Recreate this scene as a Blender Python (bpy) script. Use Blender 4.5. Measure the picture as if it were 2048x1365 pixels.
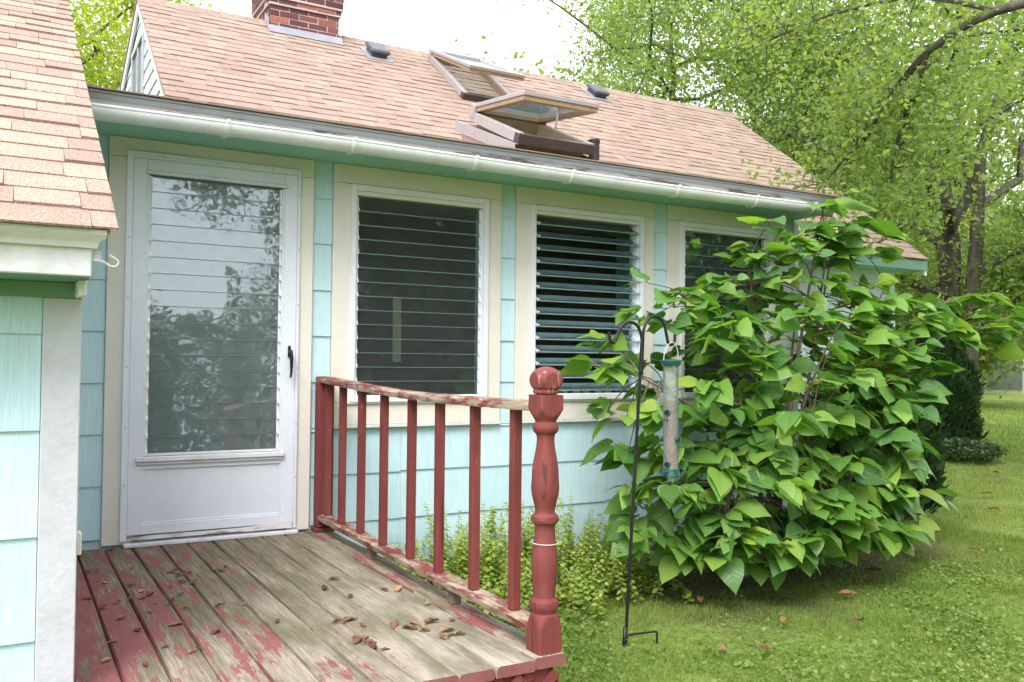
import bpy, math, random
import numpy as np
from mathutils import Matrix, Vector

for o in list(bpy.data.objects):
    bpy.data.objects.remove(o)
SC = bpy.context.scene
COL = SC.collection
rnd = random.Random(7)

# ------------------------------------------------------------------ camera, sky, sun, exposure
CAM = Vector((0.0, -5.0737, 0.98097))
YAW, PITCH, ROLL, FPX = math.radians(29.70997), math.radians(1.41153), math.radians(-0.58492), 1777.987
fw = Vector((math.sin(YAW) * math.cos(PITCH), math.cos(YAW) * math.cos(PITCH), math.sin(PITCH)))
rt = Vector((math.cos(YAW), -math.sin(YAW), 0))
dn = fw.cross(rt)
rt2 = rt * math.cos(ROLL) + dn * math.sin(ROLL)
dn2 = dn * math.cos(ROLL) - rt * math.sin(ROLL)
cd = bpy.data.cameras.new("camera")
cam = bpy.data.objects.new("camera", cd)
COL.objects.link(cam)
mw = Matrix.Identity(4)
for i in range(3):
    mw[i][0], mw[i][1], mw[i][2], mw[i][3] = rt2[i], -dn2[i], -fw[i], CAM[i]
cam.matrix_world = mw
cd.sensor_width = 36.0
cd.lens = FPX / 2048 * 36.0
cd.clip_start, cd.clip_end = 0.05, 2000
SC.camera = cam

SUN_AZ, SUN_EL = math.radians(222), math.radians(52)      # compass-like: 0 = +y, clockwise
W = bpy.data.worlds.new("World")
SC.world = W
W.use_nodes = True
wn, wl = W.node_tree.nodes, W.node_tree.links
wn.clear()
wo = wn.new("ShaderNodeOutputWorld")
bg = wn.new("ShaderNodeBackground")
sky = wn.new("ShaderNodeTexSky")
sky.sky_type = 'NISHITA'
sky.sun_disc = False
sky.sun_elevation = SUN_EL
sky.sun_rotation = SUN_AZ
sky.air_density, sky.dust_density, sky.ozone_density = 1.0, 4.0, 1.0
hs = wn.new("ShaderNodeHueSaturation")
hs.inputs['Saturation'].default_value = 0.16
mxw = wn.new("ShaderNodeMixRGB")
mxw.inputs[0].default_value = 0.6
mxw.inputs[2].default_value = (8.9, 9.3, 10.2, 1)           # an even bright overcast layer
wl.new(sky.outputs[0], hs.inputs['Color'])
wl.new(hs.outputs[0], mxw.inputs[1])
wl.new(mxw.outputs[0], bg.inputs[0])
bg.inputs[1].default_value = 0.12
wl.new(bg.outputs[0], wo.inputs[0])

sl = bpy.data.lights.new("sun", 'SUN')
sl.energy = 1.2
sl.angle = math.radians(25)
sl.color = (1.0, 0.965, 0.92)
sun = bpy.data.objects.new("sun", sl)
COL.objects.link(sun)
sdir = Vector((math.sin(SUN_AZ) * math.cos(SUN_EL), math.cos(SUN_AZ) * math.cos(SUN_EL), math.sin(SUN_EL)))
sun.location = sdir * 40
sun.rotation_euler = (-sdir).to_track_quat('-Z', 'Y').to_euler()
vs = SC.view_settings
vs.view_transform = 'Standard'
vs.look = 'None'
vs.exposure = 1.48
vs.gamma = 1.0
vs.use_curve_mapping = False
SC.render.engine = 'CYCLES'
SC.cycles.max_bounces = 8
SC.cycles.transparent_max_bounces = 24
SC.cycles.use_denoising = True

def project(P):
    P = np.asarray(P, float) - np.array(CAM)
    u = P @ np.array(rt2); v = P @ np.array(dn2); w = P @ np.array(fw)
    return 1024 + FPX * u / w, 682.5 + FPX * v / w, w

# ------------------------------------------------------------------ node helpers / materials
class NT:
    def __init__(s, name):
        s.m = bpy.data.materials.new(name)
        s.m.use_nodes = True
        s.t = s.m.node_tree
        s.t.nodes.clear()
        s.out = s.n("ShaderNodeOutputMaterial")
    def n(s, t, **kw):
        x = s.t.nodes.new(t)
        for k, v in kw.items():
            setattr(x, k, v)
        return x
    def l(s, a, b):
        s.t.links.new(a, b)
    def val(s, x, inp):
        if hasattr(x, 'is_linked') or hasattr(x, 'links'):
            s.l(x, inp)
        else:
            inp.default_value = x
    def pos(s):
        return s.n("ShaderNodeNewGeometry").outputs['Position']
    def ob(s):
        return s.n("ShaderNodeTexCoord").outputs['Object']
    def rand(s):
        a = s.n("ShaderNodeObjectInfo").outputs['Random']
        b = s.n("ShaderNodeNewGeometry").outputs['Random Per Island']
        return s.math('FRACT', s.math('ADD', a, b))
    def math(s, op, a, b=0.0, c=None):
        x = s.n("ShaderNodeMath", operation=op)
        s.val(a, x.inputs[0]); s.val(b, x.inputs[1])
        if c is not None: s.val(c, x.inputs[2])
        return x.outputs[0]
    def scale(s, v, sc):
        x = s.n("ShaderNodeVectorMath", operation='MULTIPLY')
        s.l(v, x.inputs[0]); x.inputs[1].default_value = sc
        return x.outputs[0]
    def addv(s, v, r, k=(37.0, 91.0, 53.0)):
        m = s.n("ShaderNodeVectorMath", operation='SCALE')
        m.inputs[0].default_value = k
        s.l(r, m.inputs['Scale'])
        a = s.n("ShaderNodeVectorMath", operation='ADD')
        s.l(v, a.inputs[0]); s.l(m.outputs[0], a.inputs[1])
        return a.outputs[0]
    def noise(s, v, sc, det=4.0, rough=0.55, dist=0.0):
        x = s.n("ShaderNodeTexNoise")
        s.l(v, x.inputs['Vector'])
        x.inputs['Scale'].default_value = sc
        x.inputs['Detail'].default_value = det
        x.inputs['Roughness'].default_value = rough
        x.inputs['Distortion'].default_value = dist
        return x.outputs[0]
    def ramp(s, f, *stops):
        x = s.n("ShaderNodeValToRGB")
        s.l(f, x.inputs[0])
        e = x.color_ramp.elements
        while len(e) < len(stops): e.new(0.5)
        for i, (p, c) in enumerate(stops):
            e[i].position = p
            e[i].color = (c, c, c, 1) if isinstance(c, (int, float)) else (*c, 1)
        return x.outputs[0]
    def mix(s, f, a, b, blend='MIX'):
        x = s.n("ShaderNodeMixRGB", blend_type=blend)
        s.val(f, x.inputs[0])
        for q, i in ((a, 1), (b, 2)):
            if isinstance(q, tuple): x.inputs[i].default_value = (*q, 1)
            else: s.l(q, x.inputs[i])
        return x.outputs[0]
    def sep(s, v):
        x = s.n("ShaderNodeSeparateXYZ"); s.l(v, x.inputs[0])
        return x.outputs
    def bump(s, h, strength=0.3, dist=0.01):
        x = s.n("ShaderNodeBump")
        x.inputs['Strength'].default_value = strength
        x.inputs['Distance'].default_value = dist
        s.l(h, x.inputs['Height'])
        return x.outputs[0]
    def bsdf(s, col, rough=0.6, nrm=None, spec=0.4, metal=0.0):
        x = s.n("ShaderNodeBsdfPrincipled")
        if isinstance(col, tuple): x.inputs['Base Color'].default_value = (*col, 1)
        else: s.l(col, x.inputs['Base Color'])
        s.val(rough, x.inputs['Roughness'])
        x.inputs['Specular IOR Level'].default_value = spec
        x.inputs['Metallic'].default_value = metal
        if nrm is not None: s.l(nrm, x.inputs['Normal'])
        return x.outputs[0]
    def done(s, sh):
        s.l(sh, s.out.inputs[0])
        return s.m

def paint(name, col, dirt=None, dirt_amt=0.35, rough=0.5, sc=6.0, bump=0.15, bsc=90.0, grain=None, spec=0.35, jitter=0.06):
    """Painted surface: slight tone drift, grime patches, fine relief."""
    t = NT(name)
    p = t.pos()
    c = tuple(col)
    n1 = t.noise(p, sc, 5, 0.6)
    dk = dirt or tuple(x * 0.72 for x in c)
    base = t.mix(t.ramp(n1, (0.45, 0.0), (0.75, dirt_amt)), c, dk)
    r = t.rand()
    lo, hi = tuple(x * (1 - jitter) for x in (1, 1, 1)), (1, 1, 1)
    base = t.mix(1.0, base, t.mix(r, lo, hi), 'MULTIPLY')
    if grain:
        h = t.noise(t.addv(t.scale(p, grain), r), 1.0, 3, 0.6)
    else:
        h = t.noise(p, bsc, 3, 0.6)
    base = t.mix(1.0, base, t.ramp(h, (0.25, 0.9), (0.75, 1.0)), 'MULTIPLY')
    return t.done(t.bsdf(base, rough, t.bump(h, bump, 0.004), spec))

MT = {}
def siding_mat(name, col, dk):
    t = NT(name)
    p = t.pos(); r = t.rand()
    h = t.noise(t.addv(t.scale(p, (170, 170, 1.2)), r), 1.0, 2, 0.7)
    w = t.noise(t.scale(p, (3.5, 3.5, 2.5)), 1.0, 4, 0.6)
    base = t.mix(t.ramp(w, (0.4, 0.0), (0.8, 0.6)), col, dk)
    base = t.mix(1.0, base, t.mix(r, (0.9, 0.93, 0.95), (1, 1, 1)), 'MULTIPLY')
    base = t.mix(1.0, base, t.ramp(h, (0.3, 0.87), (0.6, 1.0)), 'MULTIPLY')
    spots = t.noise(t.scale(p, (25, 25, 12)), 1.0, 5, 0.8)
    base = t.mix(t.ramp(spots, (0.70, 0.0), (0.76, 0.45)), base, tuple(x * 0.55 for x in dk))
    sz = t.sep(p)[2]
    gr = t.math('ADD', t.math('MULTIPLY', sz, -1.6), t.math('MULTIPLY', t.noise(p, 7, 5, 0.7), 1.0))
    base = t.mix(t.ramp(gr, (0.62, 0.0), (1.0, 0.45)), base, (0.27, 0.27, 0.22))      # soil splash low on the wall
    chip = t.noise(t.addv(t.scale(p, (60, 60, 40)), r), 1.0, 5, 0.75)
    base = t.mix(t.ramp(chip, (0.725, 0.0), (0.74, 0.8)), base, (0.30, 0.27, 0.22))
    return t.done(t.bsdf(base, 0.62, t.bump(h, 0.55, 0.004), 0.3))
MT['siding'] = siding_mat('aqua_siding', (0.565, 0.74, 0.79), (0.50, 0.675, 0.715))
MT['siding_pale'] = siding_mat('pale_siding', (0.66, 0.76, 0.79), (0.55, 0.67, 0.7))
MT['cream'] = paint('cream_panel', (0.75, 0.70, 0.63), (0.65, 0.60, 0.52), 0.5, 0.6, 4.0, 0.1)
MT['white'] = paint('white_trim', (0.76, 0.77, 0.82), (0.60, 0.60, 0.62), 0.5, 0.5, 5.0, 0.2)
MT['oldwhite'] = paint('weathered_white_trim', (0.72, 0.72, 0.75), (0.48, 0.45, 0.42), 0.6, 0.65, 9.0, 0.6, 40.0)
MT['door'] = paint('white_door_enamel', (0.74, 0.76, 0.83), (0.62, 0.65, 0.72), 0.5, 0.35, 4.0, 0.05)
MT['cornerwhite'] = paint('aged_white_corner_board', (0.56, 0.57, 0.62), (0.44, 0.44, 0.45), 0.6, 0.6, 6.0, 0.5, 45.0)
MT['soffit'] = paint('green_soffit', (0.31, 0.57, 0.48), (0.26, 0.50, 0.41), 0.6, 0.6, 5.0, 0.15)
MT['frieze'] = paint('green_frieze', (0.17, 0.32, 0.24), (0.13, 0.26, 0.19), 0.6, 0.65, 5.0, 0.2)
MT['gutter'] = paint('vinyl_gutter', (0.80, 0.82, 0.84), (0.55, 0.55, 0.50), 0.45, 0.6, 7.0, 0.08, spec=0.25)
MT['bracket'] = paint('gutter_bracket', (0.82, 0.81, 0.76), None, 0.2, 0.4)
MT['drip'] = paint('grey_metal_drip', (0.36, 0.39, 0.41), (0.25, 0.25, 0.25), 0.5, 0.42, 9.0, 0.05, spec=0.5)
MT['black'] = paint('black_metal', (0.012, 0.012, 0.014), (0.03, 0.025, 0.02), 0.4, 0.42, 20.0, 0.2)
MT['mauve'] = paint('skylight_cladding', (0.37, 0.33, 0.33), (0.28, 0.25, 0.25), 0.5, 0.38, 6.0, 0.05, spec=0.5)
MT['brown'] = paint('dark_brown_cladding', (0.06, 0.045, 0.04), (0.1, 0.08, 0.07), 0.5, 0.4, 8.0, 0.05)
MT['skirt'] = paint('curb_skirt', (0.34, 0.22, 0.19), (0.28, 0.18, 0.15), 0.5, 0.7, 8.0, 0.3)
MT['sashwood'] = paint('sash_wood', (0.36, 0.26, 0.165), (0.26, 0.18, 0.11), 0.8, 0.5, 8.0, 0.2, grain=(40, 6, 6))
MT['vent'] = paint('roof_vent_plastic', (0.07, 0.08, 0.085), (0.14, 0.14, 0.14), 0.5, 0.35, 12.0, 0.05)
MT['lead'] = paint('lead_flashing', (0.30, 0.30, 0.34), (0.20, 0.20, 0.23), 0.6, 0.5, 9.0, 0.3)
MT['mortar'] = paint('mortar', (0.50, 0.42, 0.40), (0.34, 0.28, 0.27), 0.6, 0.9, 14.0, 0.5)
MT['galv'] = paint('galvanised', (0.40, 0.42, 0.43), None, 0.4, 0.4, 9.0, 0.05, spec=0.6)
MT['plasticgreen'] = paint('green_plastic', (0.012, 0.085, 0.07), (0.015, 0.06, 0.05), 0.4, 0.3, 20.0, 0.05, spec=0.5)
MT['dirtwood'] = paint('bare_timber', (0.20, 0.155, 0.11), (0.11, 0.085, 0.06), 0.7, 0.85, 8.0, 0.5, grain=(60, 6, 6))
MT['roomdark'] = paint('room_panelling', (0.17, 0.135, 0.11), (0.12, 0.10, 0.08), 0.6, 0.6, 3.0, 0.1, grain=(14, 14, 1.0))
MT['roomfloor'] = paint('room_floor', (0.25, 0.2, 0.15), None, 0.5, 0.5)
MT['roomceil'] = paint('room_ceiling', (0.6, 0.6, 0.56), None, 0.5, 0.7)
MT['yellow'] = paint('yellow_light_tone', (0.30, 0.30, 0.18), None, 0.4, 0.7, 20)  # pale yellow of a light strip inside the room, put into the colour
MT['steel'] = paint('white_zinc', (0.70, 0.70, 0.70), (0.45, 0.4, 0.36), 0.4, 0.35, 60, 0.05, spec=0.6)
MT['backing'] = paint('inner_door_panel', (0.55, 0.58, 0.60), (0.45, 0.48, 0.50), 0.5, 0.6, 2.0, 0.02)

def fascia_mat():
    t = NT('weathered_fascia')
    p = t.pos()
    g = t.noise(t.scale(p, (5, 60, 60)), 1.0, 4, 0.65)
    m = t.noise(t.scale(p, (3.0, 20, 22)), 1.0, 6, 0.7)
    wood = t.mix(g, (0.10, 0.065, 0.05), (0.36, 0.30, 0.26))
    col = t.mix(t.ramp(m, (0.50, 0.0), (0.58, 1.0)), (0.62, 0.58, 0.56), wood)
    return t.done(t.bsdf(col, 0.8, t.bump(m, 0.5, 0.004), 0.2))
MT['fascia'] = fascia_mat()

def shingle_mat(name, a, b, c, gs=260.0, rlo=(0.86, 0.82, 0.82)):
    t = NT(name)
    p = t.pos(); r = t.rand()
    g = t.noise(p, gs, 2, 0.8)
    v = t.noise(p, 1.3, 4, 0.6)
    base = t.ramp(g, (0.33, a), (0.50, b), (0.68, c))
    base = t.mix(1.0, base, t.mix(r, rlo, (1.04, 1.02, 1.0)), 'MULTIPLY')
    base = t.mix(t.ramp(v, (0.40, 0.0), (0.72, 0.30)), base, (0.20, 0.14, 0.11))
    return t.done(t.bsdf(base, 0.95, t.bump(g, 0.6, 0.004), 0.1))
MT['shingle'] = shingle_mat('tan_shingle', (0.21, 0.14, 0.11), (0.355, 0.27, 0.22), (0.48, 0.39, 0.335))
MT['shingle_near'] = shingle_mat('tan_shingle_near', (0.22, 0.145, 0.115), (0.42, 0.31, 0.245), (0.62, 0.51, 0.43), 190.0, (0.80, 0.74, 0.75))

def brick_mat():
    t = NT('chimney_brick')
    p = t.pos(); r = t.rand()
    n = t.noise(p, 30, 4, 0.6)
    base = t.ramp(r, (0.0, (0.085, 0.038, 0.045)), (0.45, (0.15, 0.055, 0.052)), (0.8, (0.22, 0.08, 0.065)), (1.0, (0.36, 0.14, 0.10)))
    base = t.mix(t.ramp(n, (0.4, 0), (0.8, 0.5)), base, (0.12, 0.07, 0.08))
    return t.done(t.bsdf(base, 0.9, t.bump(n, 0.5, 0.004), 0.15))
MT['brick'] = brick_mat()

def redpaint_mat(name, peel_lo, peel_hi, axis):
    t = NT(name)
    p = t.pos(); r = t.rand()
    sc = {'z': (55, 55, 5.0), 'y': (55, 5.0, 70)}[axis]
    g = t.noise(t.addv(t.scale(p, sc), r), 1.0, 3, 0.6)
    m = t.noise(t.addv(t.scale(p, {'z': (22, 22, 7), 'y': (16, 5, 20)}[axis]), r), 1.0, 6, 0.72)
    tone = t.noise(p, 5, 3, 0.5)
    red = t.mix(tone, (0.14, 0.030, 0.028), (0.215, 0.052, 0.046))
    wood = t.mix(g, (0.17, 0.12, 0.075), (0.50, 0.42, 0.31))
    msk = t.ramp(m, (peel_lo, 0.0), (peel_hi, 1.0))
    col = t.mix(msk, red, wood)
    col = t.mix(1.0, col, t.ramp(g, (0.3, 0.82), (0.65, 1.0)), 'MULTIPLY')
    ck = t.noise(t.addv(t.scale(p, {'z': (75, 75, 1.6), 'y': (75, 1.6, 90)}[axis]), r), 1.0, 2, 0.5)
    crk = t.ramp(ck, (0.30, 1.0), (0.335, 0.0))                 # drying checks along the grain
    col = t.mix(t.math('MULTIPLY', crk, 0.7), col, (0.035, 0.016, 0.014))
    fade = t.noise(t.addv(t.scale(p, {'z': (9, 9, 1.5), 'y': (9, 1.5, 9)}[axis]), r), 1.0, 4, 0.65)
    col = t.mix(t.ramp(fade, (0.5, 0.0), (0.75, 0.35)), col, (0.33, 0.12, 0.105))
    h = t.math('SUBTRACT', t.math('SUBTRACT', g, msk), crk)
    return t.done(t.bsdf(col, 0.72, t.bump(h, 0.45, 0.003), 0.25))
MT['red'] = redpaint_mat('oxide_red_paint', 0.66, 0.70, 'z')
MT['redpost'] = redpaint_mat('oxide_red_paint_post', 0.70, 0.73, 'z')
MT['redpeel'] = redpaint_mat('peeling_red_rail', 0.44, 0.54, 'y')

def finial_mat():
    t = NT('oxide_red_paint_finial')
    p = t.pos()
    g = t.noise(t.scale(p, (90, 90, 9)), 1.0, 4, 0.65)
    red = t.mix(t.noise(p, 30, 3), (0.14, 0.032, 0.029), (0.215, 0.054, 0.047))
    col = t.mix(t.ramp(g, (0.57, 0.0), (0.62, 0.85)), red, (0.40, 0.24, 0.18))
    return t.done(t.bsdf(col, 0.7, t.bump(g, 0.4, 0.003), 0.3))
MT['finial'] = finial_mat()

def deck_mat():
    t = NT('weathered_deck_boards')
    p = t.pos(); r = t.rand()
    pr = t.addv(p, r)
    s = t.sep(p)
    X, Y = s[0], s[1]
    grain = t.noise(t.scale(pr, (95, 3.0, 40)), 1.0, 4, 0.7, 0.6)
    fine = t.noise(t.scale(pr, (260, 9.0, 60)), 1.0, 3, 0.7)
    wood = t.ramp(grain, (0.30, (0.070, 0.050, 0.032)), (0.48, (0.185, 0.145, 0.098)), (0.70, (0.34, 0.29, 0.22)))
    # sun-bleached towards the open outer corner of the deck
    bl = t.math('ADD', t.math('MULTIPLY', X, 0.55), t.math('MULTIPLY', Y, -0.34))
    bl = t.math('ADD', bl, t.math('MULTIPLY', t.noise(t.scale(pr, (7, 2.2, 4)), 1.0, 4, 0.6), 0.9))
    bm = t.n("ShaderNodeMapRange"); t.l(bl, bm.inputs[0])
    for i, v in zip((1, 2, 3, 4), (1.22, 1.95, 0.0, 0.85)): bm.inputs[i].default_value = v
    pale = t.mix(grain, (0.27, 0.22, 0.165), (0.60, 0.54, 0.45))
    wood = t.mix(bm.outputs[0], wood, pale)
    # green algae film
    al = t.noise(t.scale(pr, (9, 2.4, 5)), 1.0, 5, 0.65)
    wood = t.mix(t.ramp(al, (0.42, 0.0), (0.62, 0.72)), wood, (0.125, 0.115, 0.058))
    # red paint left on the sheltered boards
    pn = t.noise(t.scale(pr, (17, 2.8, 6)), 1.0, 9, 0.74)
    thr = t.math('ADD', t.math('MULTIPLY', X, 0.185), 0.335)
    thr = t.math('ADD', thr, t.math('MULTIPLY', fine, 0.12))
    thr = t.math('SUBTRACT', thr, t.math('MULTIPLY', t.math('GREATER_THAN', X, 1.541), 0.17))      # the outer board under the rail kept its paint
    nrm = t.sep(t.n("ShaderNodeNewGeometry").outputs['Normal'])
    thr = t.math('SUBTRACT', thr, t.math('MULTIPLY', t.math('LESS_THAN', nrm[1], -0.7), 0.35))      # painted end grain
    k = t.math('SUBTRACT', pn, thr)
    red = t.mix(t.noise(pr, 9, 3), (0.20, 0.058, 0.060), (0.30, 0.105, 0.105))
    km = t.n("ShaderNodeMapRange"); t.l(k, km.inputs[0])
    for i, v in zip((1, 2, 3, 4), (-0.008, 0.018, 0.0, 0.94)): km.inputs[i].default_value = v
    col = t.mix(km.outputs[0], wood, red)
    col = t.mix(1.0, col, t.ramp(fine, (0.3, 0.72), (0.6, 1.0)), 'MULTIPLY')
    h = t.math('ADD', t.math('MULTIPLY', grain, 0.7), t.math('MULTIPLY', fine, 0.6))
    return t.done(t.bsdf(col, 0.85, t.bump(h, 0.7, 0.004), 0.2))
MT['deck'] = deck_mat()

def glass_mat(name, tint, ior, rough, dust):
    t = NT(name)
    p = t.pos()
    tr = t.n("ShaderNodeBsdfTransparent"); tr.inputs[0].default_value = (*tint, 1)
    gl = t.n("ShaderNodeBsdfGlossy"); gl.inputs['Roughness'].default_value = rough
    gl.inputs['Color'].default_value = (0.95, 0.98, 1.0, 1)
    wv = t.noise(p, 7.0, 2, 0.5)
    t.l(t.bump(wv, 0.12, 0.01), gl.inputs['Normal'])
    fr = t.n("ShaderNodeFresnel"); fr.inputs[0].default_value = ior
    mx = t.n("ShaderNodeMixShader"); t.l(fr.outputs[0], mx.inputs[0])
    t.l(tr.outputs[0], mx.inputs[1]); t.l(gl.outputs[0], mx.inputs[2])
    df = t.n("ShaderNodeBsdfDiffuse"); df.inputs[0].default_value = (0.62, 0.66, 0.67, 1)
    d = t.ramp(t.noise(p, 14, 6, 0.7), (0.35, dust * 0.5), (0.62, dust), (0.72, dust * 1.6))
    m2 = t.n("ShaderNodeMixShader"); t.l(d, m2.inputs[0])
    t.l(mx.outputs[0], m2.inputs[1]); t.l(df.outputs[0], m2.inputs[2])
    return t.done(m2.outputs[0])
MT['glass'] = glass_mat('louvre_glass', (0.90, 0.96, 0.95), 1.45, 0.01, 0.035)
MT['doorglass'] = glass_mat('door_louvre_glass', (0.88, 0.95, 0.94), 2.0, 0.02, 0.13)
MT['skyglass'] = glass_mat('skylight_glass', (0.9, 0.96, 0.95), 1.6, 0.02, 0.10)
MT['tube'] = glass_mat('clear_plastic_tube', (0.97, 0.97, 0.95), 1.35, 0.08, 0.20)
MT['tumbler'] = glass_mat('tumbler_glass', (0.93, 0.95, 0.95), 1.5, 0.02, 0.25)
def glass_edge():
    t = NT('glass_edge')
    return t.done(t.bsdf((0.24, 0.36, 0.355), 0.3, None, 0.6))
MT['glassedge'] = glass_edge()

def seed_mat():
    t = NT('bird_seed')
    p = t.pos()
    v = t.n("ShaderNodeTexVoronoi"); v.inputs['Scale'].default_value = 170
    t.l(p, v.inputs['Vector'])
    col = t.mix(t.sep(v.outputs['Color'])[0], (0.22, 0.10, 0.05), (0.50, 0.30, 0.18))
    return t.done(t.bsdf(col, 0.8, t.bump(v.outputs['Distance'], 0.6, 0.004), 0.2))
MT['seed'] = seed_mat()

def leaf_mat(name, c1, c2, c3, trans=0.45, rough=0.45, spec=0.4, nsc=1.2):
    """c1..c3: leaf hues picked per leaf; light passes through the blade."""
    t = NT(name)
    p = t.pos(); r = t.rand()
    n = t.noise(p, nsc, 3, 0.6)
    f = t.math('ADD', t.math('MULTIPLY', r, 0.6), t.math('MULTIPLY', n, 0.55))
    col = t.ramp(f, (0.22, c1), (0.55, c2), (0.88, c3))
    b = t.bsdf(col, rough, None, spec)
    tl = t.n("ShaderNodeBsdfTranslucent")
    t.l(t.mix(1.0, col, (1.35, 1.45, 0.55), 'MULTIPLY'), tl.inputs[0])
    mx = t.n("ShaderNodeMixShader"); mx.inputs[0].default_value = trans
    t.l(b, mx.inputs[1]); t.l(tl.outputs[0], mx.inputs[2])
    return t.done(mx.outputs[0])
def heart_mat():
    t = NT('heart_leaf')
    p = t.pos(); r = t.rand()
    uvn = t.n("ShaderNodeUVMap"); uvn.uv_map = 'UVMap'
    u = t.sep(uvn.outputs[0])
    ay = t.math('ABSOLUTE', u[1])
    # side veins sweep forward from the midrib
    ph = t.math('SUBTRACT', u[0], t.math('MULTIPLY', ay, 0.75))
    sv = t.math('ABSOLUTE', t.math('SUBTRACT', t.math('FRACT', t.math('MULTIPLY', ph, 6.5)), 0.5))
    vein = t.math('MAXIMUM', t.ramp(sv, (0.0, 0.7), (0.09, 0.0)), t.ramp(ay, (0.006, 1.0), (0.018, 0.0)))
    f = t.math('ADD', t.math('MULTIPLY', r, 0.62), t.math('MULTIPLY', t.noise(p, 2.0, 2, 0.5), 0.45))
    col = t.ramp(f, (0.18, (0.050, 0.145, 0.036)), (0.42, (0.10, 0.235, 0.044)), (0.70, (0.180, 0.335, 0.052)), (0.94, (0.32, 0.43, 0.065)))
    blot = t.noise(p, 45, 4, 0.7)
    col = t.mix(t.ramp(blot, (0.60, 0.0), (0.78, 0.22)), col, (0.27, 0.34, 0.12))
    col = t.mix(t.math('MULTIPLY', vein, 0.45), col, (0.30, 0.42, 0.14))
    hgt = t.math('SUBTRACT', t.math('MULTIPLY', blot, 0.35), vein)
    b = t.bsdf(col, 0.42, t.bump(hgt, 0.5, 0.004), 0.5)
    tl = t.n("ShaderNodeBsdfTranslucent")
    t.l(t.mix(1.0, col, (1.35, 1.45, 0.55), 'MULTIPLY'), tl.inputs[0])
    mx = t.n("ShaderNodeMixShader"); mx.inputs[0].default_value = 0.42
    t.l(b, mx.inputs[1]); t.l(tl.outputs[0], mx.inputs[2])
    return t.done(mx.outputs[0])
MT['bush'] = heart_mat()
MT['maple'] = leaf_mat('maple_leaf', (0.125, 0.20, 0.070), (0.21, 0.295, 0.10), (0.34, 0.40, 0.16), 0.58)
MT['wood_far'] = leaf_mat('woodland_leaf', (0.11, 0.17, 0.065), (0.18, 0.245, 0.09), (0.28, 0.33, 0.13), 0.55)
MT['limegreen'] = leaf_mat('lime_leaf', (0.20, 0.28, 0.045), (0.32, 0.38, 0.06), (0.42, 0.44, 0.09), 0.55)
MT['dark_leaf'] = leaf_mat('dark_leaf', (0.030, 0.055, 0.02), (0.045, 0.08, 0.028), (0.07, 0.11, 0.035), 0.3)
MT['arbor'] = leaf_mat('arborvitae_spray', (0.020, 0.050, 0.018), (0.035, 0.078, 0.025), (0.065, 0.11, 0.035), 0.2, 0.6, 0.3, 4.0)
MT['mint'] = leaf_mat('mint_leaf', (0.17, 0.28, 0.06), (0.29, 0.40, 0.085), (0.48, 0.50, 0.12), 0.45, 0.6)
MT['grass'] = leaf_mat('grass_blade', (0.085, 0.165, 0.030), (0.160, 0.255, 0.045), (0.30, 0.335, 0.11), 0.42, 0.6, 0.3, 1.3)
MT['twig'] = paint('twig_bark', (0.17, 0.13, 0.085), (0.10, 0.08, 0.05), 0.6, 0.8, 20, 0.4)
MT['petiole'] = paint('petiole', (0.24, 0.26, 0.09), (0.30, 0.16, 0.09), 0.6, 0.6, 9, 0.1)
def bark_mat():
    t = NT('bark')
    p = t.pos()
    n = t.noise(t.scale(p, (9, 9, 2.2)), 1.0, 6, 0.7)
    m = t.noise(p, 2.2, 3)
    col = t.ramp(n, (0.3, (0.035, 0.028, 0.022)), (0.7, (0.16, 0.14, 0.115)))
    col = t.mix(t.ramp(m, (0.5, 0), (0.7, 0.5)), col, (0.20, 0.21, 0.17))
    return t.done(t.bsdf(col, 0.9, t.bump(n, 0.8, 0.03), 0.15))
MT['bark'] = bark_mat()
def deadleaf_mat():
    t = NT('dry_leaf')
    p = t.pos(); r = t.rand()
    n = t.noise(p, 40, 4, 0.7)
    col = t.ramp(r, (0.0, (0.085, 0.045, 0.032)), (0.45, (0.20, 0.10, 0.055)), (0.8, (0.34, 0.19, 0.09)), (1.0, (0.45, 0.31, 0.17)))
    col = t.mix(t.ramp(n, (0.4, 0), (0.7, 0.4)), col, (0.06, 0.035, 0.025))
    return t.done(t.bsdf(col, 0.8, t.bump(n, 0.4, 0.003), 0.2))
MT['deadleaf'] = deadleaf_mat()

def lawn_mat():
    t = NT('lawn_ground')
    p = t.pos()
    n = t.noise(p, 26, 6, 0.75)
    m = t.noise(p, 1.1, 5, 0.65)
    b = t.noise(p, 0.45, 4, 0.6)
    g = t.ramp(n, (0.28, (0.065, 0.115, 0.024)), (0.5, (0.17, 0.245, 0.048)), (0.72, (0.31, 0.345, 0.11)))
    g = t.mix(t.ramp(b, (0.42, 0), (0.68, 0.55)), g, (0.25, 0.27, 0.07))
    soil = t.mix(n, (0.05, 0.038, 0.026), (0.17, 0.125, 0.085))
    # bare earth in the planting bed along the wall, and thin patches in the lawn
    s = t.sep(p)
    dx = t.math('DIVIDE', t.math('SUBTRACT', s[0], 5.0), 2.1)
    dy = t.math('DIVIDE', t.math('ADD', s[1], 0.30), 0.85)
    d = t.math('ADD', t.math('MULTIPLY', dx, dx), t.math('MULTIPLY', dy, dy))
    d = t.math('ADD', d, t.math('MULTIPLY', t.math('SUBTRACT', m, 0.5), 1.4))
    col = t.mix(t.ramp(m, (0.54, 0.0), (0.64, 0.75)), g, soil)
    col = t.mix(t.ramp(d, (0.45, 1.0), (0.95, 0.0)), col, t.mix(n, (0.045, 0.036, 0.026), (0.16, 0.12, 0.08)))
    return t.done(t.bsdf(col, 0.95, t.bump(n, 0.9, 0.03), 0.1))
MT['lawn'] = lawn_mat()

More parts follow.
